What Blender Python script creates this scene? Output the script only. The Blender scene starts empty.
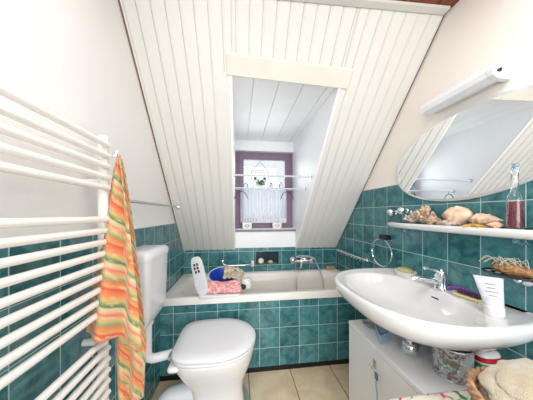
import bpy, bmesh, math, random
from mathutils import Vector, Matrix, noise
random.seed(4)
C = bpy.context.scene
PI = math.pi
# ---------------------------------------------------------------- camera, world, lights
PSI = math.atan(27.5/212)
cam_d = bpy.data.cameras.new('camera'); cam = bpy.data.objects.new('camera', cam_d)
C.collection.objects.link(cam); C.camera = cam
cam.location = (0, 0, 1.185); cam.rotation_euler = (PI/2, 0, -PSI)
cam_d.sensor_width = 36; cam_d.lens = 36*212/533; cam_d.shift_y = 14/533; cam_d.clip_start = .02
w = bpy.data.worlds.new('World'); C.world = w; w.use_nodes = True
bg = w.node_tree.nodes['Background']; bg.inputs[0].default_value = (.90, .955, 1, 1); bg.inputs[1].default_value = 1.0
def area(name, loc, rot, size, power, col=(1, 1, 1), sy=None):
    l = bpy.data.lights.new(name, 'AREA'); l.energy = power; l.color = col; l.size = size
    if sy: l.shape = 'RECTANGLE'; l.size_y = sy
    o = bpy.data.objects.new(name, l); C.collection.objects.link(o); o.location = loc; o.rotation_euler = rot
    return o
area('overhead_fill', (.26, .10, 2.21), (0, 0, 0), 1.3, 17, (1, .985, .975), .9)  # added soft fill under the ceiling, no lamp hangs there
sun_d = bpy.data.lights.new('sky_sun', 'SUN'); sun_d.energy = 10.5; sun_d.angle = math.radians(90); sun_d.color = (.96, .98, 1)
sun = bpy.data.objects.new('sky_sun', sun_d); C.collection.objects.link(sun); sun.location = (.3, 4, 3); sun.rotation_euler = (math.radians(-86), 0, math.radians(-10))
area('rear_fill', (.26, -2.3, 1.35), (PI/2, 0, 0), 2.6, 84, (1, .99, .98), 2.4)  # added fill panel behind the camera to even out the room, not a doorway
C.view_settings.view_transform = 'Standard'; C.view_settings.look = 'None'
C.view_settings.gamma = 1; C.view_settings.use_curve_mapping = False
C.view_settings.exposure = .08

# ---------------------------------------------------------------- helpers
def tag(o, label=None, cat=None, group=None, kind=None):
    if label: o['label'] = label
    if cat: o['category'] = cat
    if group: o['group'] = group
    if kind: o['kind'] = kind
    return o
def wloc(o):
    v = Vector((0, 0, 0))
    while o: v = v + o.location; o = o.parent
    return v
def thing(name, label, cat, loc, group=None):
    o = bpy.data.objects.new(name, None); C.collection.objects.link(o); o.location = loc
    o.empty_display_size = .05
    return tag(o, label, cat, group)
def obj(name, bm, mat, parent=None, smooth=True, bevel=0, base=None, sub=0, ang=40):
    """bm is in world coordinates; links it as ONE mesh object under parent"""
    me = bpy.data.meshes.new(name)
    b = Vector(base) if base else (Vector((0, 0, 0)))
    off = wloc(parent) + b
    bmesh.ops.translate(bm, verts=bm.verts, vec=-off)
    bmesh.ops.recalc_face_normals(bm, faces=bm.faces)
    bm.to_mesh(me); bm.free()
    mats = mat if isinstance(mat, (list, tuple)) else [mat]
    for m in mats: me.materials.append(m)
    for p in me.polygons: p.use_smooth = smooth
    if smooth: 
        try: me.set_sharp_from_angle(angle=math.radians(ang))
        except Exception: pass
    o = bpy.data.objects.new(name, me); C.collection.objects.link(o)
    o.location = b
    if parent: o.parent = parent
    if bevel:
        m = o.modifiers.new('bevel', 'BEVEL'); m.width = bevel; m.segments = 3; m.limit_method = 'ANGLE'; m.angle_limit = math.radians(40)
    if sub:
        m = o.modifiers.new('sub', 'SUBSURF'); m.levels = sub; m.render_levels = sub
    return o
def struct(name, bm, mat, parent=None, **k):
    o = obj(name, bm, mat, parent, smooth=k.pop('smooth', False), **k)
    if not parent: o['kind'] = 'structure'
    return o
NB = bmesh.new
def box(bm, x0, x1, y0, y1, z0, z1, mi=0):
    v = [bm.verts.new((x, y, z)) for x in (x0, x1) for y in (y0, y1) for z in (z0, z1)]
    for f in ((0,1,3,2),(4,6,7,5),(0,4,5,1),(2,3,7,6),(0,2,6,4),(1,5,7,3)):
        fc = bm.faces.new([v[i] for i in f]); fc.material_index = mi
    return v
def loft(bm, rings, cap0=True, cap1=True, closed=True, mi=0):
    R = [[bm.verts.new(p) for p in r] for r in rings]
    n = len(R[0])
    for a, b in zip(R, R[1:]):
        for i in range(n if closed else n-1):
            j = (i+1) % n
            f = bm.faces.new((a[i], a[j], b[j], b[i])); f.material_index = mi
    if cap0: bm.faces.new(R[0][::-1]).material_index = mi
    if cap1: bm.faces.new(R[-1]).material_index = mi
    return R
def tube(bm, pts, r, seg=10, cap=True, mi=0, closed=False):
    pts = [Vector(p) for p in pts]; n = len(pts)
    rings = []; up = None
    for i, p in enumerate(pts):
        if closed: t = (pts[(i+1) % n]-pts[i-1]).normalized()
        else: t = (pts[min(i+1, n-1)]-pts[max(i-1, 0)]).normalized()
        if up is None:
            up = t.orthogonal().normalized()
        else:
            up = (up - t*up.dot(t)); up = up.normalized() if up.length > 1e-6 else t.orthogonal().normalized()
        s = t.cross(up)
        rr = r(i/(n-1)) if callable(r) else (r[i] if isinstance(r, (list, tuple)) else r)
        rings.append([p+up*(rr*math.cos(2*PI*k/seg))+s*(rr*math.sin(2*PI*k/seg)) for k in range(seg)])
    if closed: rings.append(rings[0]); loft(bm, rings, False, False, mi=mi)
    else: loft(bm, rings, cap, cap, mi=mi)
def lathe(bm, prof, c, axis='Z', seg=24, mi=0, M=None):
    c = Vector(c); rings = []
    for r, h in prof:
        ring = []
        for k in range(seg):
            a = 2*PI*k/seg; p = Vector((max(r, 1e-4)*math.cos(a), max(r, 1e-4)*math.sin(a), h))
            if axis == 'X': p = Vector((p.z, p.x, p.y))
            if axis == 'Y': p = Vector((p.x, p.z, p.y))
            if M: p = M @ p
            ring.append(c+p)
        rings.append(ring)
    loft(bm, rings, mi=mi)
def spline(P, n=8):
    P = [Vector(p) for p in P]; out = []
    for i in range(len(P)-1):
        a = P[max(i-1, 0)]; b = P[i]; c = P[i+1]; d = P[min(i+2, len(P)-1)]
        for k in range(n):
            t = k/n
            out.append(.5*((2*b)+(c-a)*t+(2*a-5*b+4*c-d)*t*t+(3*b-3*c+d-a)*t**3))
    out.append(P[-1]); return out
def sup(cx, cy, a, b, z, e=2.0, n=48, clipx=None, e2=None):
    out = []
    for k in range(n):
        t = 2*PI*k/n; ct, st = math.cos(t), math.sin(t)
        x = cx+a*math.copysign(abs(ct)**(2/e), ct); y = cy+b*math.copysign(abs(st)**(2/e), st)
        if clipx is not None: x = min(x, clipx)
        out.append(Vector((x, y, z)))
    return out
def ball(bm, c, r, seg=16, sc=(1, 1, 1), M=None):
    mat = Matrix.Translation(Vector(c)) @ (M or Matrix.Identity(4)) @ Matrix.Diagonal((r*sc[0], r*sc[1], r*sc[2], 1))
    return bmesh.ops.create_uvsphere(bm, u_segments=seg, v_segments=max(6, seg*2//3), radius=1, matrix=mat)['verts']

# ---------------------------------------------------------------- materials
def srgb(*c): return tuple(((v/255)/12.92 if v/255 <= .04045 else ((v/255+.055)/1.055)**2.4) for v in c)+(1,)
def M_(name, col, rough=.5, metal=0, trans=0, ior=1.45, noise_amt=0, nscale=8, bump=0, bscale=60, col2=None, coat=0, sheen=0, alpha=1, sss=0):
    m = bpy.data.materials.new(name); m.use_nodes = True; nt = m.node_tree; N = nt.nodes; L = nt.links
    b = N['Principled BSDF']
    b.inputs['Roughness'].default_value = rough; b.inputs['Metallic'].default_value = metal
    b.inputs['Transmission Weight'].default_value = trans; b.inputs['IOR'].default_value = ior
    b.inputs['Coat Weight'].default_value = coat; b.inputs['Sheen Weight'].default_value = sheen; b.inputs['Alpha'].default_value = alpha
    tc = N.new('ShaderNodeTexCoord')
    nz = N.new('ShaderNodeTexNoise'); nz.inputs['Scale'].default_value = nscale; nz.inputs['Detail'].default_value = 5
    L.new(tc.outputs['Object'], nz.inputs['Vector'])
    rmp = N.new('ShaderNodeValToRGB'); rmp.color_ramp.elements[0].position = .35; rmp.color_ramp.elements[1].position = .65
    c2 = col2 or tuple(max(0, v*(1-noise_amt)) for v in col[:3])+(1,)
    rmp.color_ramp.elements[0].color = c2; rmp.color_ramp.elements[1].color = col
    L.new(nz.outputs['Fac'], rmp.inputs[0]); L.new(rmp.outputs[0], b.inputs['Base Color'])
    if bump:
        n2 = N.new('ShaderNodeTexNoise'); n2.inputs['Scale'].default_value = bscale; n2.inputs['Detail'].default_value = 3
        L.new(tc.outputs['Object'], n2.inputs['Vector'])
        bp = N.new('ShaderNodeBump'); bp.inputs['Strength'].default_value = bump; bp.inputs['Distance'].default_value = .004
        L.new(n2.outputs['Fac'], bp.inputs['Height']); L.new(bp.outputs[0], b.inputs['Normal'])
    return m
def tiles(name, u, v, u0, v0, pu, pv, gw, ca, cb, grout, rough=.12, nscale=14, bumpd=.0015, coat=0.0, vein=0):
    """square tiles on the plane of object axes u, v"""
    m = bpy.data.materials.new(name); m.use_nodes = True; nt = m.node_tree; N = nt.nodes; L = nt.links
    b = N['Principled BSDF']; b.inputs['Roughness'].default_value = rough
    tc = N.new('ShaderNodeTexCoord'); sp = N.new('ShaderNodeSeparateXYZ'); L.new(tc.outputs['Object'], sp.inputs[0])
    def mth(op, a, bb=None, c=None):
        n = N.new('ShaderNodeMath'); n.operation = op
        for i, x in enumerate((a, bb, c)):
            if x is None: continue
            if isinstance(x, (int, float)): n.inputs[i].default_value = x
            else: L.new(x, n.inputs[i])
        return n.outputs[0]
    masks = []; ids = []
    for ax, o0, p in ((u, u0, pu), (v, v0, pv)):
        s_ = mth('DIVIDE', mth('SUBTRACT', sp.outputs[ax], o0), p)
        fl = mth('FLOOR', s_); ids.append(fl)
        fr = mth('SUBTRACT', s_, fl)
        d = mth('MULTIPLY', mth('MINIMUM', fr, mth('SUBTRACT', 1.0, fr)), p)
        mr = N.new('ShaderNodeMapRange'); mr.inputs['From Min'].default_value = gw*.35; mr.inputs['From Max'].default_value = gw*.65
        L.new(d, mr.inputs['Value']); masks.append(mr.outputs[0])
    mask = mth('MULTIPLY', masks[0], masks[1])
    cb_ = N.new('ShaderNodeCombineXYZ'); L.new(ids[0], cb_.inputs[0]); L.new(ids[1], cb_.inputs[1])
    wn = N.new('ShaderNodeTexWhiteNoise'); L.new(cb_.outputs[0], wn.inputs['Vector'])
    ad = N.new('ShaderNodeVectorMath'); ad.operation = 'MULTIPLY_ADD'
    L.new(wn.outputs['Color'], ad.inputs[0]); ad.inputs[1].default_value = (5, 5, 5); L.new(tc.outputs['Object'], ad.inputs[2])
    nz = N.new('ShaderNodeTexNoise'); nz.inputs['Scale'].default_value = nscale; nz.inputs['Detail'].default_value = 6; nz.inputs['Roughness'].default_value = .62
    nz.inputs['Distortion'].default_value = .8
    L.new(ad.outputs[0], nz.inputs['Vector'])
    f = mth('ADD', mth('MULTIPLY', wn.outputs['Value'], .16), mth('SUBTRACT', nz.outputs['Fac'], .08))
    rp = N.new('ShaderNodeValToRGB'); rp.color_ramp.elements[0].position = .34; rp.color_ramp.elements[1].position = .68
    rp.color_ramp.elements[0].color = ca; rp.color_ramp.elements[1].color = cb
    L.new(f, rp.inputs[0])
    mx = N.new('ShaderNodeMix'); mx.data_type = 'RGBA'; L.new(mask, mx.inputs['Factor'])
    mx.inputs['A'].default_value = grout; L.new(rp.outputs[0], mx.inputs['B']); L.new(mx.outputs['Result'], b.inputs['Base Color'])
    rr = mth('SUBTRACT', .75, mth('MULTIPLY', mask, .75-rough)); L.new(rr, b.inputs['Roughness'])
    hh = mth('ADD', mask, mth('MULTIPLY', nz.outputs['Fac'], .25))
    bp = N.new('ShaderNodeBump'); bp.inputs['Strength'].default_value = .6; bp.inputs['Distance'].default_value = bumpd
    L.new(hh, bp.inputs['Height']); L.new(bp.outputs[0], b.inputs['Normal'])
    return m
TA, TB, TG = srgb(42, 98, 104), srgb(88, 148, 152), srgb(182, 206, 204)
t_left = tiles('teal_tile_left', 'Y', 'Z', .8915, 1.105-.148*20, .15, .148, .0036, TA, TB, TG)
t_right = tiles('teal_tile_right', 'Y', 'Z', 1.42, 1.386-.148*20, .151, .148, .0036, TA, TB, TG)
t_far = tiles('teal_tile_far', 'X', 'Z', .15, .794-.148*10, .1525, .148, .0036, TA, TB, TG)
t_tub = tiles('teal_tile_apron', 'X', 'Z', .152, .174-.15*4, .154, .15, .0036, TA, TB, TG)
t_floor = tiles('beige_floor_tile', 'X', 'Y', .07, 1.26, .315, .33, .006, srgb(226, 198, 160), srgb(245, 226, 196), srgb(120, 100, 80), rough=.25, nscale=7, bumpd=.001)
plaster = M_('white_plaster', srgb(242, 240, 237), .85, noise_amt=.04, nscale=1.5, bump=.25, bscale=180)
plaster_r = M_('cream_plaster', srgb(247, 240, 232), .85, noise_amt=.03, nscale=1.5, bump=.25, bscale=180)
boards = M_('white_painted_boards', srgb(224, 222, 217), .45, noise_amt=.03, nscale=3, bump=.08, bscale=90)
dormer_m = M_('bright_white_paint', srgb(246, 247, 249), .5, noise_amt=.02)
cream_board = M_('cream_painted_board', srgb(226, 218, 207), .5, noise_amt=.05)
dark = M_('dark_gap', srgb(60, 48, 40), .9)
def wood_mat():
    m = M_('red_brown_wood', srgb(142, 72, 42), .4, col2=srgb(96, 42, 24), nscale=9)
    nt = m.node_tree
    mp = nt.nodes.new('ShaderNodeMapping'); mp.inputs['Scale'].default_value = (6, .7, 1)
    tc = [n for n in nt.nodes if n.type == 'TEX_COORD'][0]; nz = [n for n in nt.nodes if n.type == 'TEX_NOISE'][0]
    nt.links.new(tc.outputs['Object'], mp.inputs[0]); nt.links.new(mp.outputs[0], nz.inputs['Vector'])
    return m
wood = wood_mat()
ceramic = M_('white_ceramic', srgb(228, 228, 228), .08, coat=.5, noise_amt=.01)
plastic_w = M_('white_plastic', srgb(228, 229, 232), .22, noise_amt=.01)
lacquer = M_('white_lacquer', srgb(236, 236, 238), .25, noise_amt=.02, nscale=2)
enamel = M_('white_enamel_tube', srgb(240, 237, 232), .2, noise_amt=.02)
enamel_tub = M_('cream_white_tub_enamel', srgb(236, 232, 224), .15, noise_amt=.02)
chrome = M_('chrome', (.82, .84, .86, 1), .07, metal=1)
chrome_d = M_('dull_chrome', (.62, .63, .65, 1), .25, metal=1)
black = M_('black_plastic', srgb(28, 30, 34), .4)
black_base = M_('black_base_tile', srgb(22, 22, 24), .2)
mirror_m = M_('mirror_glass', (.93, .95, .95, 1), .0, metal=1)
glass = M_('clear_glass', (1, 1, 1, 1), .0, trans=1, ior=1.45)
glass_b = M_('blue_tinted_glass', srgb(190, 220, 235), .05, trans=.85)
def pane_mat():
    m = bpy.data.materials.new('window_pane_glass'); m.use_nodes = True; nt = m.node_tree; N = nt.nodes; L = nt.links
    tr = N.new('ShaderNodeBsdfTransparent'); tr.inputs[0].default_value = (.95, .97, .97, 1); gl = N.new('ShaderNodeBsdfGlossy'); gl.inputs['Roughness'].default_value = .02
    mx = N.new('ShaderNodeMixShader'); mx.inputs[0].default_value = .06; L.new(tr.outputs[0], mx.inputs[1]); L.new(gl.outputs[0], mx.inputs[2]); L.new(mx.outputs[0], N['Material Output'].inputs[0]); return m
pane_m = pane_mat()
frame_m = M_('violet_brown_window_frame', srgb(134, 114, 132), .5, noise_amt=.12, nscale=12)
sill_m = M_('grey_stone_sill', srgb(120, 122, 128), .35, noise_amt=.2, nscale=40)

# ---------------------------------------------------------------- room setting
XL, XR, YF, YB = -.555, 1.07, 2.227, -.55
def k_(x): return 1.17-.035*x
def S(x, y): return .815+k_(x)*(YF-y)
ZC = 2.235
def ytop(x): return YF-(ZC-.815)/k_(x)
bm = NB(); box(bm, XL-.12, XR+.12, YB, YF+.1, -.05, 0); struct('floor', bm, t_floor)
# left wall: plaster above, tiles below, both cut to the roof slope
def wall_side(name, X, out, ztile, mt, mp):
    t = .005; sx = 1 if out > 0 else -1
    def prism(poly, xa, xb, bm):
        a = [bm.verts.new((xa, y, z)) for y, z in poly]; b = [bm.verts.new((xb, y, z)) for y, z in poly]
        bm.faces.new(a); bm.faces.new(b[::-1])
        for i in range(len(poly)):
            j = (i+1) % len(poly); bm.faces.new((a[i], b[i], b[j], a[j]))
    bm = NB()
    prism([(YB, -.05), (YF+.3, -.05), (YF+.3, ZC+.1), (YB, ZC+.1)], X+sx*t, X+sx*.12, bm)
    wl = struct(name, bm, mp)
    ys = YF-(ztile-.815)/k_(X)
    bm = NB(); prism([(YB, 0), (YF, 0), (YF, .82), (ys+.02, ztile), (YB, ztile)], X, X+sx*.0055, bm)
    struct('tile_cladding', bm, mt, wl)
    return wl
wall_side('wall_left', XL, -1, 1.105, t_left, plaster)
wall_side('wall_right', XR, 1, 1.386, t_right, plaster_r)
# far wall with a soap niche
DX0, DX1 = -.04, .605
lining_m = M_('dark_blue_green_lining', srgb(34, 62, 74), .15, noise_amt=.3)  # niche back, sides and top coloured darker than the wall tiles
nx0, nx1, nz0, nz1 = .178, .418, .650, .786
bm = NB()
box(bm, XL-.01, nx0, YF, YF+.1, 0, .815); box(bm, nx1, XR+.01, YF, YF+.1, 0, .815)
box(bm, nx0, nx1, YF, YF+.1, 0, nz0); box(bm, nx0, nx1, YF, YF+.1, nz1, .83); box(bm, nx0, nx1, YF+.07, YF+.1, nz0, nz1)
box(bm, DX0, nx0, YF, YF+.1, .815, .83); box(bm, nx1, DX1, YF, YF+.1, .815, .83)
wf = struct('wall_far', bm, t_far)
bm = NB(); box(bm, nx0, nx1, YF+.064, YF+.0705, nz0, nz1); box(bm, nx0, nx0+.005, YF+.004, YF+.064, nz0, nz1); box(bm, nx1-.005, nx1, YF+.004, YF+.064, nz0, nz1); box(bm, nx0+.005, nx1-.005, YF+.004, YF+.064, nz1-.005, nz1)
struct('niche_lining', bm, lining_m, wf)
bm = NB(); box(bm, DX0-.02, DX1+.02, YF+.003, YF+.22, .83, 1.0); struct('wall_below_window', bm, dormer_m)
# sloped panelling of narrow white boards
YH = 1.222      # the dormer opening's upper edge
def slope_part(bm, x0, x1, ya_f, yb):
    pw = .0672; g = .012
    n0 = math.floor((x0-XL)/pw); xs = []
    i = n0
    while XL+i*pw < x1-1e-4:
        a = max(x0, XL+i*pw); b = min(x1, XL+(i+1)*pw)
        if b-a > .004:
            xs += [(a, g), (a+.0030, g), (a+.0034, .0035), (min(a+.011, b-.001), .0030), (min(a+.0125, b-.0008), 0), (b-.0005, 0), (b, g)]
        i += 1
    rows = []
    for (x, h) in xs:
        rows.append([(x, yb, S(x, yb)+h), (x, ya_f(x), S(x, ya_f(x))+h)])
    R = [[bm.verts.new(p) for p in r] for r in rows]
    for a, b in zip(R, R[1:]): bm.faces.new((a[0], b[0], b[1], a[1]))
    for r in (0, 1):        # end grain
        up = [bm.verts.new((v.co.x, v.co.y, S(v.co.x, v.co.y)+.012)) for v in [q[r] for q in R]]
        for i in range(len(R)-1): bm.faces.new((R[i][r], R[i+1][r], up[i+1], up[i]))
bm = NB()
slope_part(bm, XL+.002, DX0, ytop, YF-.002); slope_part(bm, DX0, DX1, ytop, YH); slope_part(bm, DX1, XR-.006, ytop, YF-.002)
struct('ceiling_slope', bm, boards)
bm = NB()
def slab(x0, x1, ya, yb, lo, hi):
    v = []
    for h in (lo, hi):
        for x, y in ((x0, ya), (x1, ya), (x1, yb), (x0, yb)): v.append(bm.verts.new((x, y, S(x, y)+h)))
    for f in ((0,1,2,3), (4,5,6,7), (0,1,5,4), (1,2,6,5), (2,3,7,6), (3,0,4,7)): bm.faces.new([v[i] for i in f])
slab(XL-.05, DX0-.001, .85, YF+.08, .012, .09); slab(DX0-.001, DX1+.001, .85, YH, .012, .09); slab(DX1+.001, XR+.05, .85, YF+.08, .012, .09)
struct('ceiling_backing', bm, dark)
# flat wooden ceiling, planks running towards the slope
bm = NB()
x = XL-.02
while x < XR+.02:
    box(bm, x, min(x+.088, XR+.02), YB, 1.04, ZC, ZC+.03); x += .092
box(bm, XL-.05, XR+.05, YB, 1.05, ZC+.012, ZC+.06)
struct('ceiling', bm, wood)
def strip(x0, x1, ya, yb, lo, hi, bm, fy=None):
    v = []
    for h in (lo, hi):
        for x, y in ((x0, ya), (x1, ya), (x1, yb), (x0, yb)):
            yy = (fy(x)+y) if fy else y
            v.append(bm.verts.new((x, yy, S(x, yy)+h)))
    for f in ((0,1,2,3), (4,5,6,7), (0,1,5,4), (1,2,6,5), (2,3,7,6), (3,0,4,7)): bm.faces.new([v[i] for i in f])
bm = NB(); v = []
for z in (ZC-.014, ZC-.0005):
    for x, y in ((XL, -.034), (XR-.012, -.034), (XR-.012, .004), (XL, .004)): v.append(bm.verts.new((x, ytop(x)+y, z)))
for f in ((0,1,2,3), (4,5,6,7), (0,1,5,4), (1,2,6,5), (2,3,7,6), (3,0,4,7)): bm.faces.new([v[i] for i in f])
struct('trim_1', bm, boards, bevel=.002)
bm = NB(); strip(DX0-.028, DX1+.055, YH-.058, YH+.004, -.012, 0, bm); struct('trim_2', bm, cream_board, bevel=.002)
bm = NB(); strip(XL+.0005, XL+.014, 1.03, YF-.003, -.012, .001, bm)
for yy in (1.2, 1.45, 1.7, 1.95): ball(bm, (XL+.008, yy, S(XL, yy)-.012), .0025, 8)
struct('trim_3', bm, boards, bevel=.002)
bm = NB(); strip(XL-.004, XL+.0035, 1.03, YF-.003, -.016, -.003, bm); struct('trim_4', bm, M_('brown_gap_line', srgb(120, 96, 76), .8))
# thin edge beads round the dormer opening
bm = NB(); strip(DX0-.012, DX0+.001, YH, YF-.002, -.004, .004, bm); strip(DX1-.001, DX1+.012, YH, YF-.002, -.004, .004, bm); struct('trim_5', bm, dormer_m)
# dormer: cheeks, flat boarded ceiling, roller-shutter box
ZD, YW = 1.982, 2.36
for nm, xa, xb in (('wall_dormer_left', DX0-.05, DX0), ('wall_dormer_right', DX1, DX1+.05)):
    bm = NB(); poly = []
    xe = DX0 if 'left' in nm else DX1
    poly = [(YH+.005, ZD+.03), (YH+.005, S(xe, YH+.005)+.010), (YF+.0, S(xe, YF)+.008), (YF+.0, .83), (YW+.12, .83), (YW+.12, ZD+.03)]
    a = [bm.verts.new((xa, y, z)) for y, z in poly]; b = [bm.verts.new((xb, y, z)) for y, z in poly]
    bm.faces.new(a); bm.faces.new(b[::-1])
    for i in range(len(poly)):
        j = (i+1) % len(poly); bm.faces.new((a[i], b[i], b[j], a[j]))
    struct(nm, bm, dormer_m)
bm = NB()
xs = [DX0, .086, .241, .396, .55, DX1]
for a, b in zip(xs, xs[1:]): box(bm, a+(.0016 if a > DX0 else 0), b-(.0016 if b < DX1 else 0), YH+.005, YW+.1, ZD, ZD+.012)
box(bm, DX0-.05, DX1+.05, YH+.005, YW+.12, ZD+.008, ZD+.04)
struct('ceiling_dormer', bm, dormer_m, bevel=.0012)
bm = NB(); box(bm, DX0, DX1, 2.30, YW+.10, 1.872, ZD+.001); struct('trim_6', bm, dormer_m, bevel=.003)
# window
w1 = bpy.data.objects.new('window_1', None); C.collection.objects.link(w1); w1.location = (.28, YW, 1.0); w1['kind'] = 'structure'
wz0, wz1 = 1.02, 1.872
bm = NB()
box(bm, DX0, DX0+.05, YW, YW+.07, wz0, wz1); box(bm, DX1-.05, DX1, YW, YW+.07, wz0, wz1)
box(bm, DX0+.05, DX1-.05, YW, YW+.07, wz1-.05, wz1); box(bm, DX0+.05, DX1-.05, YW, YW+.07, wz0, wz0+.06)
obj('window_frame', bm, frame_m, w1, smooth=False, bevel=.004)
bm = NB(); sx0, sx1, sz0, sz1 = DX0+.042, DX1-.042, wz0+.05, wz1-.042
box(bm, sx0, sx0+.05, YW-.015, YW+.045, sz0, sz1); box(bm, sx1-.05, sx1, YW-.015, YW+.045, sz0, sz1)
box(bm, sx0+.05, sx1-.05, YW-.015, YW+.045, sz1-.045, sz1); box(bm, sx0+.05, sx1-.05, YW-.015, YW+.045, sz0, sz0+.055)
sash = obj('window_sash', bm, frame_m, w1, smooth=False, bevel=.005)
bm = NB(); box(bm, sx0+.05, sx1-.05, YW+.012, YW+.018, sz0+.055, sz1-.045); obj('pane', bm, pane_m, sash, smooth=False)
bm = NB(); box(bm, DX1-.10, DX1-.088, YW-.045, YW-.015, 1.42, 1.44); box(bm, DX1-.10, DX1-.088, YW-.05, YW-.038, 1.33, 1.44); obj('window_handle', bm, chrome_d, sash, bevel=.002)
bm = NB(); box(bm, DX0+.001, DX1-.001, YF-.012, YW+.09, 1.0, 1.022); ws = struct('window_sill', bm, sill_m, bevel=.004)
bm = NB(); box(bm, DX0+.001, DX1-.001, YF-.016, YW-.001, 1.0225, 1.028); struct('trim_7', bm, dormer_m)

# ---------------------------------------------------------------- bathtub
tub = thing('bathtub', 'built-in white bathtub with teal tiled front under the window', 'bathtub', (.25, 1.9, 0))
def rr(x0, x1, y0, y1, r, z, n=12):
    out = []
    for cx, cy, a0 in ((x1-r, y1-r, 0), (x0+r, y1-r, PI/2), (x0+r, y0+r, PI), (x1-r, y0+r, 1.5*PI)):
        for k in range(n):
            a = a0+PI/2*k/(n-1); out.append(Vector((cx+r*math.cos(a), cy+r*math.sin(a), z)))
    return out
bx0, bx1, by0, by1 = XL+.001, XR-.001, 1.572, YF-.001
bm = NB()
loft(bm, [rr(bx0, bx1, by0, by1, .006, .535), rr(bx0, bx1, by0, by1, .010, .578), rr(bx0+.004, bx1-.004, by0+.004, by1-.004, .014, .584),
  rr(bx0+.012, bx1-.012, by0+.012, by1-.012, .02, .586),
  rr(bx0+.085, bx1-.065, by0+.052, by1-.062, .16, .584), rr(bx0+.10, bx1-.075, by0+.062, by1-.072, .16, .576),
  rr(bx0+.13, bx1-.09, by0+.078, by1-.088, .16, .50), rr(bx0+.24, bx1-.12, by0+.10, by1-.11, .16, .28), rr(bx0+.32, bx1-.16, by0+.14, by1-.15, .14, .18), rr(bx0+.40, bx1-.24, by0+.2, by1-.21, .1, .165)], cap0=False)
obj('basin', bm, enamel_tub, tub, ang=60)
bm = NB(); box(bm, XL+.001, XR-.001, 1.585, 1.625, .035, .535); obj('tiled_apron', bm, t_tub, tub, smooth=False)
# keep tile pattern in world frame: move texture by using object at origin
ap = bpy.data.objects['tiled_apron']; off = wloc(tub)
for v in ap.data.vertices: v.co += off
ap.location = -off
bm = NB(); box(bm, XL+.001, XR-.001, 1.583, 1.623, .001, .036); obj('base_strip', bm, black_base, tub, smooth=False)['label'] = 'black tiled base strip along the tub'
bm = NB(); lathe(bm, [(.0, .168), (.026, .168), (.028, .172), (.02, .174), (0, .174)], (.65, 1.9, 0)); obj('drain', bm, chrome, tub)

# ---------------------------------------------------------------- radiator (heated towel rail)
rad = thing('towel_radiator', 'white ladder towel radiator of round bars on the left wall', 'radiator', (-.49, .6, .30))
bars = [1.433, 1.394, 1.356, 1.317, 1.279] + [1.166-.0398*i for i in range(9)] + [.742-.0398*i for i in range(9)]
for i, z in enumerate(bars):
    bm = NB(); tube(bm, [(-.470, .30, z), (-.470, .835, z)], .0105, 14); obj('bar', bm, enamel, rad)
for y in (.30, .842):
    bm = NB(); tube(bm, [(-.490, y, .36), (-.490, y, 1.462)], .017, 14); lathe(bm, [(.017, 0), (.015, .006), (0, .008)], (-.49, y, 1.462)); obj('post', bm, enamel, rad)
for y in (.301, .841):
    for z in (1.3, .722):
        bm = NB(); tube(bm, [(XL+.001, y, z), (-.48, y, z)], .012, 12); obj('wall_bracket', bm, enamel, rad)
bm = NB(); tube(bm, [(-.49, .85, 1.40), (-.475, .865, 1.40), (-.462, .868, 1.407), (-.458, .868, 1.425)], .004, 8); obj('hook', bm, chrome, rad)['label'] = 'chrome hook at the post'

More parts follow.
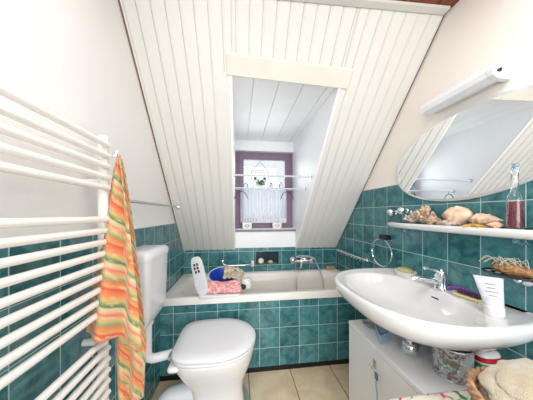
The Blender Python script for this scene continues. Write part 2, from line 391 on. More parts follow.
# towel
def stripe_mat():
    m = bpy.data.materials.new('striped_towel'); m.use_nodes = True; nt = m.node_tree; N = nt.nodes; L = nt.links
    b = N['Principled BSDF']; b.inputs['Roughness'].default_value = .95; b.inputs['Sheen Weight'].default_value = .3
    uv = N.new('ShaderNodeUVMap'); uv.uv_map = 'uv'
    nz = N.new('ShaderNodeTexNoise'); nz.inputs['Scale'].default_value = 5; nz.inputs['Detail'].default_value = 3; L.new(uv.outputs[0], nz.inputs['Vector'])
    sp = N.new('ShaderNodeSeparateXYZ'); L.new(uv.outputs[0], sp.inputs[0])
    def mth(op, a, bb):
        n = N.new('ShaderNodeMath'); n.operation = op
        for i, x in enumerate((a, bb)):
            if isinstance(x, (int, float)): n.inputs[i].default_value = x
            else: L.new(x, n.inputs[i])
        return n.outputs[0]
    t = mth('ADD', mth('MULTIPLY', sp.outputs['Y'], 4.6), mth('MULTIPLY', nz.outputs['Fac'], .10))
    t = mth('FRACT', t, 0)
    rp = N.new('ShaderNodeValToRGB'); rp.color_ramp.interpolation = 'LINEAR'
    cols = [(0, (206, 118, 66)), (.10, (208, 148, 92)), (.15, (196, 84, 66)), (.20, (208, 108, 60)), (.33, (212, 142, 98)), (.40, (190, 172, 98)), (.47, (128, 142, 92)),
            (.53, (86, 112, 88)), (.58, (196, 192, 134)), (.66, (214, 164, 132)), (.72, (204, 112, 100)), (.78, (210, 152, 106)), (.86, (186, 168, 104)), (.93, (124, 146, 104)), (1, (206, 118, 66))]
    el = rp.color_ramp.elements
    el[0].position = 0; el[0].color = srgb(*cols[0][1]); el[1].position = 1; el[1].color = srgb(*cols[-1][1])
    for p, c in cols[1:-1]: e = el.new(p); e.color = srgb(*c)
    L.new(t, rp.inputs[0])
    # little woven blotches
    mp = N.new('ShaderNodeMapping'); mp.inputs['Scale'].default_value = (16, 34, 1); L.new(uv.outputs[0], mp.inputs[0])
    vz = N.new('ShaderNodeTexNoise'); vz.inputs['Scale'].default_value = 1; L.new(mp.outputs[0], vz.inputs['Vector'])
    r2 = N.new('ShaderNodeValToRGB'); r2.color_ramp.elements[0].position = .56; r2.color_ramp.elements[1].position = .62
    L.new(vz.outputs['Fac'], r2.inputs[0])
    mx = N.new('ShaderNodeMix'); mx.data_type = 'RGBA'; fm = mth('MULTIPLY', r2.outputs[0], .55); L.new(fm, mx.inputs['Factor'])
    L.new(rp.outputs[0], mx.inputs['A']); mx.inputs['B'].default_value = srgb(214, 186, 146)
    L.new(mx.outputs['Result'], b.inputs['Base Color'])
    n2 = N.new('ShaderNodeTexNoise'); n2.inputs['Scale'].default_value = 180; L.new(uv.outputs[0], n2.inputs['Vector'])
    bp = N.new('ShaderNodeBump'); bp.inputs['Strength'].default_value = .5; bp.inputs['Distance'].default_value = .003
    L.new(n2.outputs['Fac'], bp.inputs['Height']); L.new(bp.outputs[0], b.inputs['Normal'])
    return m
stripe = stripe_mat()
bm = NB(); uvl = bm.loops.layers.uv.new('uv')
def sheet(f, nu, nv, uvf):
    V = [[bm.verts.new(f(i/nu, j/nv)) for i in range(nu+1)] for j in range(nv+1)]
    for j in range(nv):
        for i in range(nu):
            q = [(i, j), (i+1, j), (i+1, j+1), (i, j+1)]
            fc = bm.faces.new([V[b][a] for a, b in q])
            for lp, (a, b) in zip(fc.loops, q): lp[uvl].uv = uvf(a/nu, b/nv)
def lerp(tab, t):
    for (a, va), (b, vb) in zip(tab, tab[1:]):
        if t <= b: 
            k = (t-a)/(b-a); return va+(vb-va)*k
    return tab[-1][1]
# left and right edges in metres against height
Lx = [(0, -.458), (.08, -.466), (.35, -.482), (.6, -.492), (.8, -.502), (1, -.508)]
Rx = [(0, -.452), (.08, -.437), (.35, -.400), (.6, -.372), (.8, -.350), (1, -.330)]
def front(u, v):
    zt = 1.412; zb = .79-.075*u**1.3
    x = lerp(Lx, v)*(1-u)+lerp(Rx, v)*u
    fold = (.006+.020*v)*math.sin(u*PI*3.2+.6+v*1.2)+.006*v*math.sin(u*17+v*5)
    return (x, .872-.10*v*(1-.3*u)+fold-.008*v, zt+(zb-zt)*v)
sheet(front, 46, 60, lambda u, v: (u*.35+.05, v*.95-.09*u))
def back(u, v):
    zt = 1.40; zb = .47
    x = (lerp(Lx, min(1, v*1.2))+.050*v)*(1-u)+(lerp(Rx, min(1, v*1.3))-.004-.036*v)*u
    return (x, .895-.03*v+.012*v*math.sin(u*PI*4+2)+.004, zt+(zb-zt)*v)
sheet(back, 40, 60, lambda u, v: (u*.3+.6, v*1.4+.3-.3*u))
tw = obj('bath_towel', bm, stripe, base=(-.45, .87, .47), ang=180)
tag(tw, 'orange, green and yellow striped towel hanging at the end of the white radiator', 'towel')
mm = tw.modifiers.new('solid', 'SOLIDIFY'); mm.thickness = .006; mm.offset = 0

# ---------------------------------------------------------------- towel rod on left wall, cistern, toilet
rod = thing('towel_rail', 'straight chrome rail on the left wall ending at the sloped boards', 'towel rail', (-.50, 1.4, 1.245))
bm = NB(); tube(bm, [(-.505, .98, 1.245), (-.505, 1.868, 1.245)], .008, 12); obj('rod', bm, chrome_d, rod)
bm = NB(); lathe(bm, [(.02, 1.845), (.02, 1.862), (.014, 1.84)][::-1], (-.505, 0, 1.245), 'Y'); obj('flange', bm, chrome_d, rod)
bm = NB(); tube(bm, [(XL-.004, 1.0, 1.245), (-.505, 1.0, 1.245)], .007, 10); lathe(bm, [(.018, XL-.006), (.018, XL+.006), (.01, XL+.008)], (0, 1.0, 1.245), 'X'); obj('wall_mount', bm, chrome_d, rod)

cis = thing('toilet_cistern', 'white plastic cistern mounted on the tiled left wall above the toilet', 'cistern', (-.49, 1.19, .61))
def rb(x0, x1, y0, y1, r, z): return rr(x0, x1, y0, y1, r, z, 6)
bm = NB()
loft(bm, [rb(-.554, -.46, 1.10, 1.28, .02, .612), rb(-.554, -.435, 1.068, 1.315, .025, .65), rb(-.554, -.424, 1.056, 1.328, .028, .70), rb(-.554, -.416, 1.050, 1.334, .028, .958)])
obj('tank', bm, plastic_w, cis)
bm = NB()
loft(bm, [rb(-.554, -.413, 1.047, 1.337, .03, .958), rb(-.554, -.411, 1.045, 1.339, .03, .985), rb(-.554, -.42, 1.052, 1.332, .028, 1.0), rb(-.554, -.45, 1.08, 1.30, .02, 1.006)])
obj('lid', bm, plastic_w, cis, ang=60)
bm = NB(); tube(bm, [(-.47, 1.33, .86), (-.47, 1.356, .86)], .011, 12); tube(bm, [(-.47, 1.352, .862), (-.47, 1.37, .84), (-.47, 1.372, .82)], .006, 8); obj('flush_lever', bm, chrome_d, cis)

tlt = thing('toilet', 'white ceramic toilet with closed lid in front of the bathtub', 'toilet', (-.12, 1.285, 0))
cy = 1.285
def egg(x0, x1, hw, z, e=2.3, n=56, sq=.55):
    """toilet outline: flat hinge edge at x0, round nose at x1"""
    out = []; xm = x0+(x1-x0)*.50
    for k in range(n):
        t = 2*PI*k/n; ct, st = math.cos(t), math.sin(t)
        if ct >= 0: x = xm+(x1-xm)*ct**(2/2.05); y = math.copysign(abs(st)**(2/2.05), st)*hw
        else: 
            x = xm+(x0-xm)*abs(ct)**(2/5.0); y = math.copysign(abs(st)**(2/5.0), st)*hw
            f = max(0, (xm-x)/(xm-x0)); y *= 1-.07*f**1.6
        out.append(Vector((x, cy+y, z)))
    return out
bm = NB()
loft(bm, [egg(-.26, .045, .115, 0), egg(-.26, .045, .115, .03), egg(-.25, .03, .105, .06), egg(-.255, .02, .10, .16), egg(-.27, .03, .115, .22), egg(-.305, .06, .15, .29), egg(-.335, .083, .185, .36), egg(-.345, .09, .203, .405), egg(-.345, .09, .205, .418), egg(-.34, .085, .20, .422)])
obj('bowl', bm, ceramic, tlt, ang=60)
bm = NB(); tube(bm, spline([(-.24, cy, .15), (-.33, cy, .145), (-.41, cy, .11), (-.445, cy, .002)], 6), .052, 20); obj('outlet_pipe', bm, plastic_w, tlt)
bm = NB(); box(bm, -.356, -.30, cy-.185, cy+.185, .388, .421); obj('hinge_ledge', bm, ceramic, tlt, bevel=.015)
bm = NB(); loft(bm, [egg(-.345, .092, .206, .423), egg(-.348, .096, .210, .428), egg(-.348, .096, .210, .436), egg(-.345, .092, .206, .440)]); obj('seat', bm, plastic_w, tlt, ang=60)
bm = NB(); loft(bm, [egg(-.350, .094, .208, .443), egg(-.354, .100, .214, .448), egg(-.354, .100, .214, .458), egg(-.348, .094, .206, .466), egg(-.30, .05, .16, .470), egg(-.2, -.03, .06, .472)]); obj('toilet_lid', bm, plastic_w, tlt, ang=60)
for dy in (-.11, .11):
    bm = NB(); tube(bm, [(-.357, cy+dy-.022, .436), (-.357, cy+dy+.022, .436)], .011, 12); obj('hinge', bm, chrome_d, tlt)
pipe = [(-.485, 1.20, .66), (-.485, 1.20, .45), (-.480, 1.203, .425), (-.465, 1.21, .41), (-.44, 1.22, .405), (-.335, 1.26, .403)]
bm = NB(); tube(bm, spline(pipe, 6), .024, 16); lathe(bm, [(.031, .60), (.031, .625), (.026, .63)], (-.485, 1.20, 0)); lathe(bm, [(.030, -.365), (.030, -.335), (.026, -.33)], (0, 1.252, .403), 'X')
o = obj('flush_pipe', bm, plastic_w, base=(-.485, 1.2, .376)); tag(o, 'white angled flush pipe running from the cistern down to the toilet', 'pipe')
# grey contour mat round the toilet foot
bm = NB(); out = []
for r_, z in ((1, .001), (1.0, .014), (.975, .02)):
    out.append([Vector((-.12+(p.x+.12)*r_, cy+(p.y-cy)*r_, z)) for p in sup(-.215, 1.27, .285, .29, 0, 2.8, 64)])
out += [sup(-.208, cy, .262, .128, .02, 2.6, 64), sup(-.208, cy, .262, .128, .001, 2.6, 64)]
out.append(out[0]); loft(bm, out, False, False)
mat_m = M_('grey_pile', srgb(168, 172, 178), .95, noise_amt=.2, nscale=60, bump=1, bscale=300, sheen=.4)
o = obj('bath_mat', bm, mat_m, base=(-.12, 1.28, 0)); tag(o, 'grey mat lying round the foot of the toilet', 'mat')

# ---------------------------------------------------------------- wash basin
sink = thing('washbasin', 'wide white ceramic washbasin on the right wall with a chrome tap', 'sink', (.86, .95, .66))
CX = XR-.0003
def so(cx, cyy, a, b, z, e=2.5): return sup(cx, cyy, a, b, z, e, 72, CX)
bm = NB()
loft(bm, [so(.775, .89, .022, .022, .680, 2), so(.775, .89, .028, .03, .683, 2), so(.772, .91, .11, .17, .697, 2.1), so(.77, .93, .163, .255, .730, 2.2), so(.765, .94, .190, .295, .778, 2.3), so(.765, .94, .200, .309, .802, 2.3), so(.765, .942, .205, .315, .8095, 2.3), so(.77, .945, .215, .325, .813, 2.3),
  so(.865, .95, .318, .345, .812), so(.868, .95, .338, .362, .820), so(.87, .95, .352, .376, .821), so(.87, .95, .36, .384, .814), so(.87, .95, .362, .386, .80), so(.87, .95, .355, .380, .775), so(.868, .95, .335, .362, .75), so(.862, .95, .29, .325, .715), so(.85, .95, .22, .26, .68), so(.83, .95, .14, .17, .655), so(.82, .95, .08, .09, .645)])
obj('basin', bm, ceramic, sink, ang=50)
bm = NB(); M = Matrix.Rotation(math.radians(-68), 4, 'Y')
box(bm, .928, .934, .885, .922, .779, .786); obj('overflow_slot', bm, black, sink, bevel=.003)['label'] = 'dark overflow slot'
bm = NB(); lathe(bm, [(.0, .686), (.02, .686), (.022, .688), (.016, .6895), (0, .6895)], (.775, .89, 0)); obj('drain', bm, chrome, sink)
# tap
tap = obj
tp = NB()
fx, fy = .992, .93
lathe(tp, [(.030, .812), (.030, .822), (.026, .83), (.025, .862), (.027, .868), (.027, .885), (.02, .893), (0, .895)], (fx, fy, 0), seg=24)
tube(tp, spline([(fx, fy, .846), (fx-.05, fy+.012, .858), (fx-.105, fy+.024, .866), (fx-.135, fy+.03, .858)], 5), lambda t: .0165-.004*t, 14)
o_tap = obj('tap_body', tp, chrome, sink)
bm = NB(); tube(bm, spline([(fx, fy, .895), (fx-.02, fy, .908), (fx-.06, fy+.004, .918), (fx-.085, fy+.006, .918)], 5), lambda t: .012-.004*t, 12); lathe(bm, [(.022, .892), (.02, .902), (.014, .912), (0, .914)], (fx, fy, 0)); obj('tap_lever', bm, chrome, sink)
# trap under the basin
trap = thing('basin_trap', 'chrome bottle trap below the washbasin above the white cabinet', 'trap', (.775, .875, .57))
bm = NB(); tube(bm, [(.775, .875, .66), (.775, .875, .59)], .016, 14); lathe(bm, [(.021, .64), (.024, .635), (.024, .622), (.02, .618)], (.775, .875, 0)); obj('downpipe', bm, chrome, trap)
bm = NB(); lathe(bm, [(0, .556), (.030, .558), (.034, .566), (.034, .592), (.028, .60), (.016, .606)], (.775, .875, 0), seg=28); obj('cup', bm, chrome, trap)
bm = NB(); tube(bm, [(.785, .872, .59), (.90, .87, .594), (1.068, .86, .60)], .015, 14); lathe(bm, [(.03, 1.05), (.03, 1.06), (.02, 1.045)][::-1], (0, .863, .60), 'X'); obj('outlet_pipe', bm, chrome, trap)

# ---------------------------------------------------------------- cabinet
cab = thing('base_cabinet', 'low white cabinet with a door below the washbasin', 'cabinet', (.87, .93, 0))
ky0, ky1 = .675, 1.205
bm = NB(); box(bm, .672, XR-.002, ky0+.002, ky1-.002, .0, .520); obj('body', bm, lacquer, cab, smooth=False, bevel=.002)
bm = NB(); box(bm, .655, XR-.002, ky0, ky1, .521, .545); obj('top_panel', bm, lacquer, cab, smooth=False, bevel=.003)
bm = NB(); box(bm, .656, .6715, ky0+.004, ky1-.004, .02, .518); dr = obj('door', bm, lacquer, cab, smooth=False, bevel=.002)
bm = NB(); box(bm, .652, .656, .945, .965, .435, .475); obj('keyhole_plate', bm, chrome_d, dr, bevel=.001)
kt = thing('cabinet_key', 'small key with a teal tag hanging in the white cabinet door', 'key', (.64, .93, .45))
bm = NB(); tube(bm, [(.657, .955, .455), (.635, .955, .455)], .0025, 8); tube(bm, [(.635+0, .955+.009*math.cos(a), .455+.012*math.sin(a)) for a in [2*PI*k/16 for k in range(16)]], .002, 6, closed=True); obj('key', bm, chrome, kt)
bm = NB(); tube(bm, spline([(.633, .95, .445), (.632, .93, .445), (.632, .915, .44)], 5), .0015, 6); box(bm, .628, .634, .90, .918, .418, .448); obj('tag', bm, M_('teal_tag', srgb(70, 120, 130), .4), kt, bevel=.001)
bm = NB(); tube(bm, spline([(.631, .909, .42), (.629, .908, .39), (.631, .904, .36), (.63, .903, .33)], 5), .003, 8); obj('ribbon', bm, M_('pale_blue_ribbon', srgb(150, 185, 195), .7), kt)

# ---------------------------------------------------------------- mirror, lamp, shelf
mir = thing('oval_mirror', 'large oval mirror with a pale rim on the right wall above the shelf', 'mirror', (XR, .93, 1.475))
def mell(k, x):
    out = []
    for i in range(96):
        a = 2*PI*i/96; u = .421*k[0]*math.cos(a); v = .219*k[1]*math.sin(a)
        rot = math.radians(-8.5)*0
        out.append(Vector((x, .90+u, 1.470+v-.05*u)))
    return out
bm = NB(); loft(bm, [mell((1, 1), XR-.001), mell((1, 1), XR-.008), mell((.997, .995), XR-.010), mell((.967, .94), XR-.0135)], cap1=False); obj('bevelled_rim', bm, M_('frosted_mirror_rim', (.90, .92, .93, 1), .32, metal=.6), mir, ang=20)
bm = NB(); r0 = mell((.967, .94), XR-.0135); bm.faces.new([bm.verts.new(p) for p in r0]); bm.faces.ensure_lookup_table()
v2 = [bm.verts.new(p+Vector((.004, 0, 0))) for p in r0]; bm.faces.new(v2)
for i in range(96): bm.faces.new((bm.verts[i] if False else list(bm.verts)[i], list(bm.verts)[(i+1) % 96], v2[(i+1) % 96], v2[i]))
obj('mirror_glass', bm, mirror_m, mir, smooth=False)

lamp = thing('wall_lamp', 'long white strip lamp with prismatic cover above the oval mirror', 'lamp', (XR-.05, .9, 1.72))
bm = NB(); box(bm, XR-.04, XR+.002, .716, 1.035, 1.735, 1.785); obj('housing', bm, plastic_w, lamp, smooth=False, bevel=.004)
bm = NB()
prof = [(XR-.042, 1.786), (XR-.072, 1.786), (XR-.086, 1.776), (XR-.088, 1.755), (XR-.080, 1.735), (XR-.06, 1.724), (XR-.042, 1.722)]
loft(bm, [[Vector((x, y, z)) for x, z in prof] for y in (.732, 1.04)]); obj('diffuser', bm, M_('frosted_diffuser', srgb(238, 240, 244), .25, trans=.0, noise_amt=.03, nscale=120, bump=.4, bscale=260), lamp, ang=25)
bm = NB(); loft(bm, [[Vector((x, y, z)) for x, z in prof] for y in (.712, .731)]); box(bm, XR-.043, XR+.002, .712, .731, 1.722, 1.786); obj('end_cap', bm, plastic_w, lamp, smooth=False)
bm = NB(); lathe(bm, [(.006, .706), (.006, .714)], (XR-.05, 0, 1.755), 'Y', 12); box(bm, XR-.062, XR-.046, .707, .713, 1.748, 1.756); obj('switch', bm, black, lamp)['label'] = 'small black switch on the lamp end'

shelf = thing('wall_shelf', 'white rounded ceramic shelf below the oval mirror', 'shelf', (1.0, .93, 1.085))
bm = NB()
def sh(a, b, z): return sup(CX, .895, a, b-.012, z+.018, 2.4, 72, CX)
loft(bm, [sh(.10, .455, 1.078), sh(.125, .478, 1.084), sh(.133, .486, 1.095), sh(.133, .486, 1.106), sh(.128, .481, 1.113), sh(.120, .474, 1.114), sh(.115, .469, 1.110), sh(.05, .40, 1.109)])
obj('shelf_board', bm, ceramic, shelf, ang=60)
for y in (1.19, .66):
    bm = NB(); tube(bm, spline([(CX, y, 1.075), (1.035, y, 1.075), (1.01, y, 1.096)], 4), .006, 8); ball(bm, (1.015, y, 1.084), .010, 10); obj('bracket', bm, glass_b, shelf)
ST = 1.130
shell_c = M_('sandy_shell', srgb(200, 156, 116), .55, col2=srgb(236, 212, 186), nscale=35, bump=.5, bscale=90)
shell_p = M_('peach_conch', srgb(206, 160, 124), .4, col2=srgb(236, 212, 188), nscale=22, bump=.3, bscale=120)
coral_m = M_('brown_coral', srgb(176, 136, 104), .9, col2=srgb(228, 206, 184), nscale=60, bump=1, bscale=120)
coral_w = M_('white_coral', srgb(232, 222, 212), .9, col2=srgb(190, 160, 136), nscale=50, bump=1, bscale=120)
yellow = M_('yellow_ochre_shell', srgb(206, 166, 70), .6, noise_amt=.3, nscale=50, bump=.5)
# chrome hook balls
for i, (y, z) in enumerate([(1.318, 1.196), (1.222, 1.206)]):
    t = thing('chrome_knob', ['left chrome ball knob on a stem above the shelf end', 'right chrome ball knob on a stem beside the coral'][i], 'knob', (1.06, y, z), 'chrome knobs by the shelf')
    bm = NB(); ball(bm, (1.02, y, z), .024, 20); obj('ball', bm, chrome, t)
    bm = NB(); tube(bm, [(1.03, y, z), (XR-.001, y, z)], .007, 10); lathe(bm, [(.014, 1.06), (.014, 1.069)], (0, y, z), 'X', 16); obj('stem', bm, chrome, t)
def lump(name, c, r, sc, mat, label, cat, amp=.35, freq=40, group=None, sub_=4):
    bm = NB(); vs = bmesh.ops.create_icosphere(bm, subdivisions=sub_, radius=1)['verts']
    for v in vs:
        n = v.co.normalized(); d = 1+amp*noise.noise(n*freq*.07+Vector(c)*9)+amp*.5*abs(noise.noise(n*freq*.2+Vector(c)*31))
        v.co = Vector((c[0]+n.x*r*sc[0]*d, c[1]+n.y*r*sc[1]*d, max(ST-.0005 if c[2] > 1.05 else -9, c[2]+n.z*r*sc[2]*d)))
    o = obj(name, bm, mat, base=(c[0], c[1], c[2]-r*sc[2]), ang=180); return tag(o, label, cat, group)
def stalks(name, c, n, r, h, mat, label, cat, rs=.004):
    """branching coral: many short knobbed twigs from one foot"""
    bm = NB(); ball(bm, (c[0], c[1], c[2]+h*.25), r*.45, 12, (1, 1, .55))
    for i in range(n):
        a = random.uniform(0, 2*PI); e = random.uniform(.1, 1.3); L = random.uniform(.7, 1)
        d = Vector((math.cos(a)*math.sin(e)*r, math.sin(a)*math.sin(e)*r, math.cos(e)*h))*L
        p0 = Vector(c)+Vector((d.x*.2, d.y*.2, h*.12)); p2 = Vector(c)+d+Vector((0, 0, h*.15)); p2.z = max(p2.z, c[2]+rs); pm = (p0+p2)/2+Vector((random.uniform(-1, 1), random.uniform(-1, 1), random.uniform(0, 1)))*r*.12
        tube(bm, spline([p0, pm, p2], 3), lambda t: rs*(1.3-.5*t), 6); ball(bm, p2, rs*1.35, 8)
    o = obj(name, bm, mat, base=c, ang=180); return tag(o, label, cat)
def conch(name, tip, end, R, mat, label, knobs=7):
    """spiral whelk: whorls shrinking to the spire, flared lip, pointed canal"""
    a = Vector(tip); b = Vector(end); ax = b-a; Ln = ax.length; ax.normalize(); u = ax.cross(Vector((0, 0, 1))).normalized(); v = u.cross(ax)
    bm = NB(); rings = []; ns, nk = 46, 32
    for i in range(ns+1):
        t = i/ns
        env = R*(math.sin(min(1, t/.62)*PI/2)**1.15 if t < .62 else math.cos((t-.62)/.38*PI/2)**.75*.93+.07)
        ring = []
        for k in range(nk):
            ph = 2*PI*k/nk; tw_ = (t*5.2 - ph/(2*PI)) % 1
            step = 1-.30*(1-.6*t)*tw_ ; kn = 1+.10*max(0, math.sin(ph*knobs))**2*(1 if .3 < t < .72 else 0)
            lip = 1+.45*math.exp(-((ph-5.3)/.5)**2)*(1 if t > .45 else 0)*math.sin(max(0, (t-.45)/.55)*PI)
            r = max(env*step*kn*lip, .0006)
            ring.append(a+ax*(t*Ln)+u*(r*math.cos(ph))+v*(r*math.sin(ph)*.9))
        rings.append(ring)
    loft(bm, rings)
    lo = min(p.co.z for p in bm.verts); bmesh.ops.translate(bm, verts=bm.verts, vec=(0, 0, (ST-.002 if a.z > 1.05 else a.z)-lo))
    o = obj(name, bm, mat, base=((a+b)/2), ang=70); return tag(o, label, 'shell', 'shells on the wall shelf')
stalks('branching_coral', (1.005, 1.115, ST), 34, .05, .062, coral_w, 'pale branching coral at the far left of the shelf decorations', 'coral', .005)
stalks('branching_coral', (.99, 1.02, ST), 46, .05, .085, coral_m, 'tall brown knobbly coral between pale coral and large shell', 'coral', .0055)
lump('coral_chunk', (.975, .955, ST+.018), .026, (1, 1, .8), coral_m, 'small brown coral chunk in front of the large shell', 'coral', amp=.6, freq=90)
conch('conch_shell', (1.03, .965, 1.17), (1.0, .80, 1.17), .048, shell_p, 'largest rounded peach conch shell in the middle of the shelf', 6)
conch('conch_shell', (1.005, .685, 1.15), (1.02, .825, 1.15), .031, shell_c, 'ribbed sandy whelk shell lying right of the largest conch')
conch('conch_shell', (.972, .725, 1.14), (.985, .675, 1.14), .014, shell_c, 'small pointed shell beside the red-filled bottle', 5)
lump('shell_grit_pile', (.965, .875, ST+.010), .040, (.5, 1.2, .35), coral_w, 'low heap of tiny speckled shells before the largest conch', 'shells', amp=.5, freq=160)
bm = NB()
for k in range(5):
    a = 2*PI*k/5+.3; tube(bm, [(.965, .765, ST+.007), (.965+.018*math.cos(a), .765+.022*math.sin(a), ST+.006), (.965+.034*math.cos(a), .765+.045*math.sin(a), ST+.0035)], [.009, .006, .003], 8)
ball(bm, (.965, .765, ST+.006), .011, 10, (1, 1, .6)); o = obj('starfish', bm, yellow, base=(.965, .765, ST)); tag(o, 'yellow starfish lying on the front of the shelf', 'starfish')
bm = NB(); box(bm, .952, .985, .80, .93, ST-.001, ST+.004); o = obj('dark_dish', bm, M_('dark_slate', srgb(58, 56, 66), .4), base=(.97, .86, ST), bevel=.002); tag(o, 'thin dark tray lying under the speckled shell heap', 'tray')
t = thing('glass_vase', 'small blue-tinted glass bowl standing behind the pale coral', 'bowl', (1.035, 1.06, ST))
bm = NB(); lathe(bm, [(.0, ST), (.014, ST), (.010, ST+.02), (.024, ST+.06), (.030, ST+.095), (.028, ST+.095), (.021, ST+.06), (.007, ST+.024), (0, ST+.02)], (1.036, 1.06, 0), seg=28); obj('bowl', bm, glass_b, t)
t = thing('glass_bottle', 'tall clear bottle half filled with red liquid on the shelf', 'bottle', (.99, .645, ST))
B0 = ST; HB = .885
bm = NB(); bo = [(0, B0), (.0235, B0), (.0255, B0+.004), (.0255, B0+.115), (.022, B0+.135), (.0125, B0+.155), (.0105, B0+.175), (.0105, B0+.232), (.0135, B0+.236), (.0135, B0+.252), (.011, B0+.254)]
bi = [(.0085, B0+.254), (.0085, B0+.178), (.0105, B0+.156), (.020, B0+.134), (.0235, B0+.115), (.0235, B0+.008), (0, B0+.006)]
sc_ = lambda P: [(r*.88, B0+(h-B0)*HB) for r, h in P]; lathe(bm, sc_(bo+bi), (.99, .645, 0), seg=32); obj('glass_body', bm, glass, t)
bm = NB(); lathe(bm, sc_([(0, B0+.0064), (.0232, B0+.0084), (.0232, B0+.113), (0, B0+.113)]), (.99, .645, 0), seg=32); obj('liquid', bm, M_('red_liquid', srgb(160, 14, 56), .05, trans=.55, ior=1.33), t)['label'] = 'deep red liquid'
bm = NB(); lathe(bm, sc_([(.008, B0+.245), (.009, B0+.256), (.013, B0+.257), (.013, B0+.264), (.009, B0+.268), (0, B0+.269)]), (.99, .645, 0), seg=20); obj('stopper', bm, glass_b, t)

# ---------------------------------------------------------------- towel ring, twisted rail, wire soap dish on the right wall
t = thing('towel_ring', 'chrome towel ring with black mount on the right tiled wall', 'towel ring', (XR, 1.42, .91))
bm = NB(); tube(bm, [(1.028, 1.425+.108*math.cos(a), .905+.098*math.sin(a)) for a in [2*PI*k/40+.0 for k in range(40)]], .0045, 8, closed=True); obj('ring', bm, chrome, t)
bm = NB(); box(bm, 1.02, XR-.001, 1.375, 1.445, 1.000, 1.034); obj('mount', bm, black, t, bevel=.006)['label'] = 'dark wall mount'
t = thing('grab_rail', 'twisted chrome rail on the right wall near the tub corner', 'rail', (XR, 1.9, .80))
bm = NB()
for q in (0, PI):
    tube(bm, [(1.035+.009*math.cos(q+k*.55), 1.64+k*.0085, .795+.012*math.sin(q+k*.55)) for k in range(60)], .0065, 8)
obj('rod', bm, chrome, t)
for y in (1.65, 2.13):
    bm = NB(); tube(bm, [(1.035, y, .795), (XR-.001, y, .795)], .009, 10); lathe(bm, [(.02, 1.06), (.02, 1.069)], (0, y, .795), 'X'); obj('end_mount', bm, chrome, t)
t = thing('wire_soap_dish', 'dark wire soap dish mounted on the tiles below the shelf', 'soap dish', (1.0, .66, .95))
bm = NB()
for rr_ in (1, .72, .42): tube(bm, [(1.005+.058*rr_*math.cos(a), .655+.095*rr_*math.sin(a), .962-.016*(1-rr_)) for a in [2*PI*k/32 for k in range(32)]], .003 if rr_ < 1 else .0045, 6, closed=True)
for k in range(-3, 4): 
    y = .655+k*.024; hw = .058*math.sqrt(max(0, 1-(k*.024/.095)**2)); tube(bm, [(1.005-hw, y, .962), (1.005, y, .950), (1.005+hw, y, .962)], .0025, 6)
obj('wire_basket', bm, M_('dark_metal_wire', srgb(48, 50, 56), .3, metal=.6), t)
bm = NB(); tube(bm, [(1.03, .655, .945), (XR-.001, .655, .940)], .009, 12); lathe(bm, [(.022, 1.058), (.022, 1.069)], (0, .655, .94), 'X'); ball(bm, (1.02, .655, .943), .014, 12); obj('wall_mount', bm, chrome, t)
lump('loofah', (1.005, .66, .978), .035, (.9, 1.75, .50), M_('tan_loofah', srgb(196, 156, 112), .95, col2=srgb(150, 104, 66), nscale=70, bump=1, bscale=200), 'tan loofah lying in the dark wire soap dish', 'loofah', amp=.4, freq=80)
bm = NB()
for i in range(14):
    a = random.uniform(0, 2*PI); y = .66+random.uniform(-.05, .05)
    tube(bm, spline([(1.005+.02*math.cos(a), y, .985), (1.0+.03*math.cos(a+1), y+.02, 1.012+random.uniform(0, .012)), (1.005+.03*math.cos(a+2), y+.045, .992)], 5), .0011, 5)
o = obj('wire_scourer', bm, M_('beige_thread', srgb(214, 200, 180), .5), base=(1.005, .66, .98)); tag(o, 'loose curls of pale thread on top of the loofah', 'thread')

# ---------------------------------------------------------------- things on the washbasin
t = thing('soap_tray', 'small white soap tray at the far end of the washbasin', 'soap tray', (.985, 1.15, .813))
bm = NB(); loft(bm, [sup(.985, 1.15, .034, .052, .813, 2.6, 32), sup(.985, 1.15, .046, .066, .846, 2.6, 32), sup(.985, 1.15, .043, .063, .846, 2.6, 32), sup(.985, 1.15, .032, .050, .826, 2.6, 32)]); obj('tray', bm, ceramic, t, ang=60)
bm = NB(); loft(bm, [sup(.985, 1.15, r*.026, r*.040, z, 2.5, 28) for r, z in ((1, .8275), (1.2, .834), (1.2, .852), (1.0, .859), (.4, .861))]); o = obj('soap_bar', bm, M_('olive_tan_soap', srgb(204, 178, 122), .4, col2=srgb(188, 196, 130), nscale=30), base=(.985, 1.15, .828)); tag(o, 'tan and green soap bar on the white washbasin tray', 'soap')
t = thing('nail_brush', 'purple nail brush with dark tufts lying right of the tap', 'brush', (.985, .80, .813))
bm = NB(); M = Matrix.Translation((.985, .80, 0)) @ Matrix.Rotation(math.radians(8), 4, 'Z')
def mbox(bm, M, x0, x1, y0, y1, z0, z1):
    for v in box(bm, x0, x1, y0, y1, z0, z1): v.co = M @ v.co
mbox(bm, M, -.016, .016, -.05, .05, .822, .831); obj('bristle_base', bm, M_('cream_plastic', srgb(226, 218, 160), .4), t, bevel=.003)
bm = NB()
for i in range(4):
    for j in range(11): p = M @ Vector((-.0115+i*.0077, -.045+j*.009, 0)); lathe(bm, [(.0022, .8125), (.003, .823)], (p.x, p.y, 0), seg=6)
obj('bristles', bm, M_('pale_bristle', srgb(232, 226, 190), .8), t)['label'] = 'short pale bristles underneath'
bm = NB(); tube(bm, [M @ Vector(p) for p in spline([(0, -.048, .831), (0, -.02, .845), (0, .02, .852), (0, .055, .846), (0, .075, .836)], 6)], .0095, 12); obj('handle', bm, M_('purple_plastic', srgb(112, 62, 140), .3), t)
bm = NB()
for j in range(7): p = M @ Vector((-.011, -.042+j*.011, 0)); ball(bm, (p.x, p.y, .845), .0095, 8)
obj('grip_knobs', bm, M_('dark_plum', srgb(60, 22, 50), .4), t)['label'] = 'row of dark plum knobs'
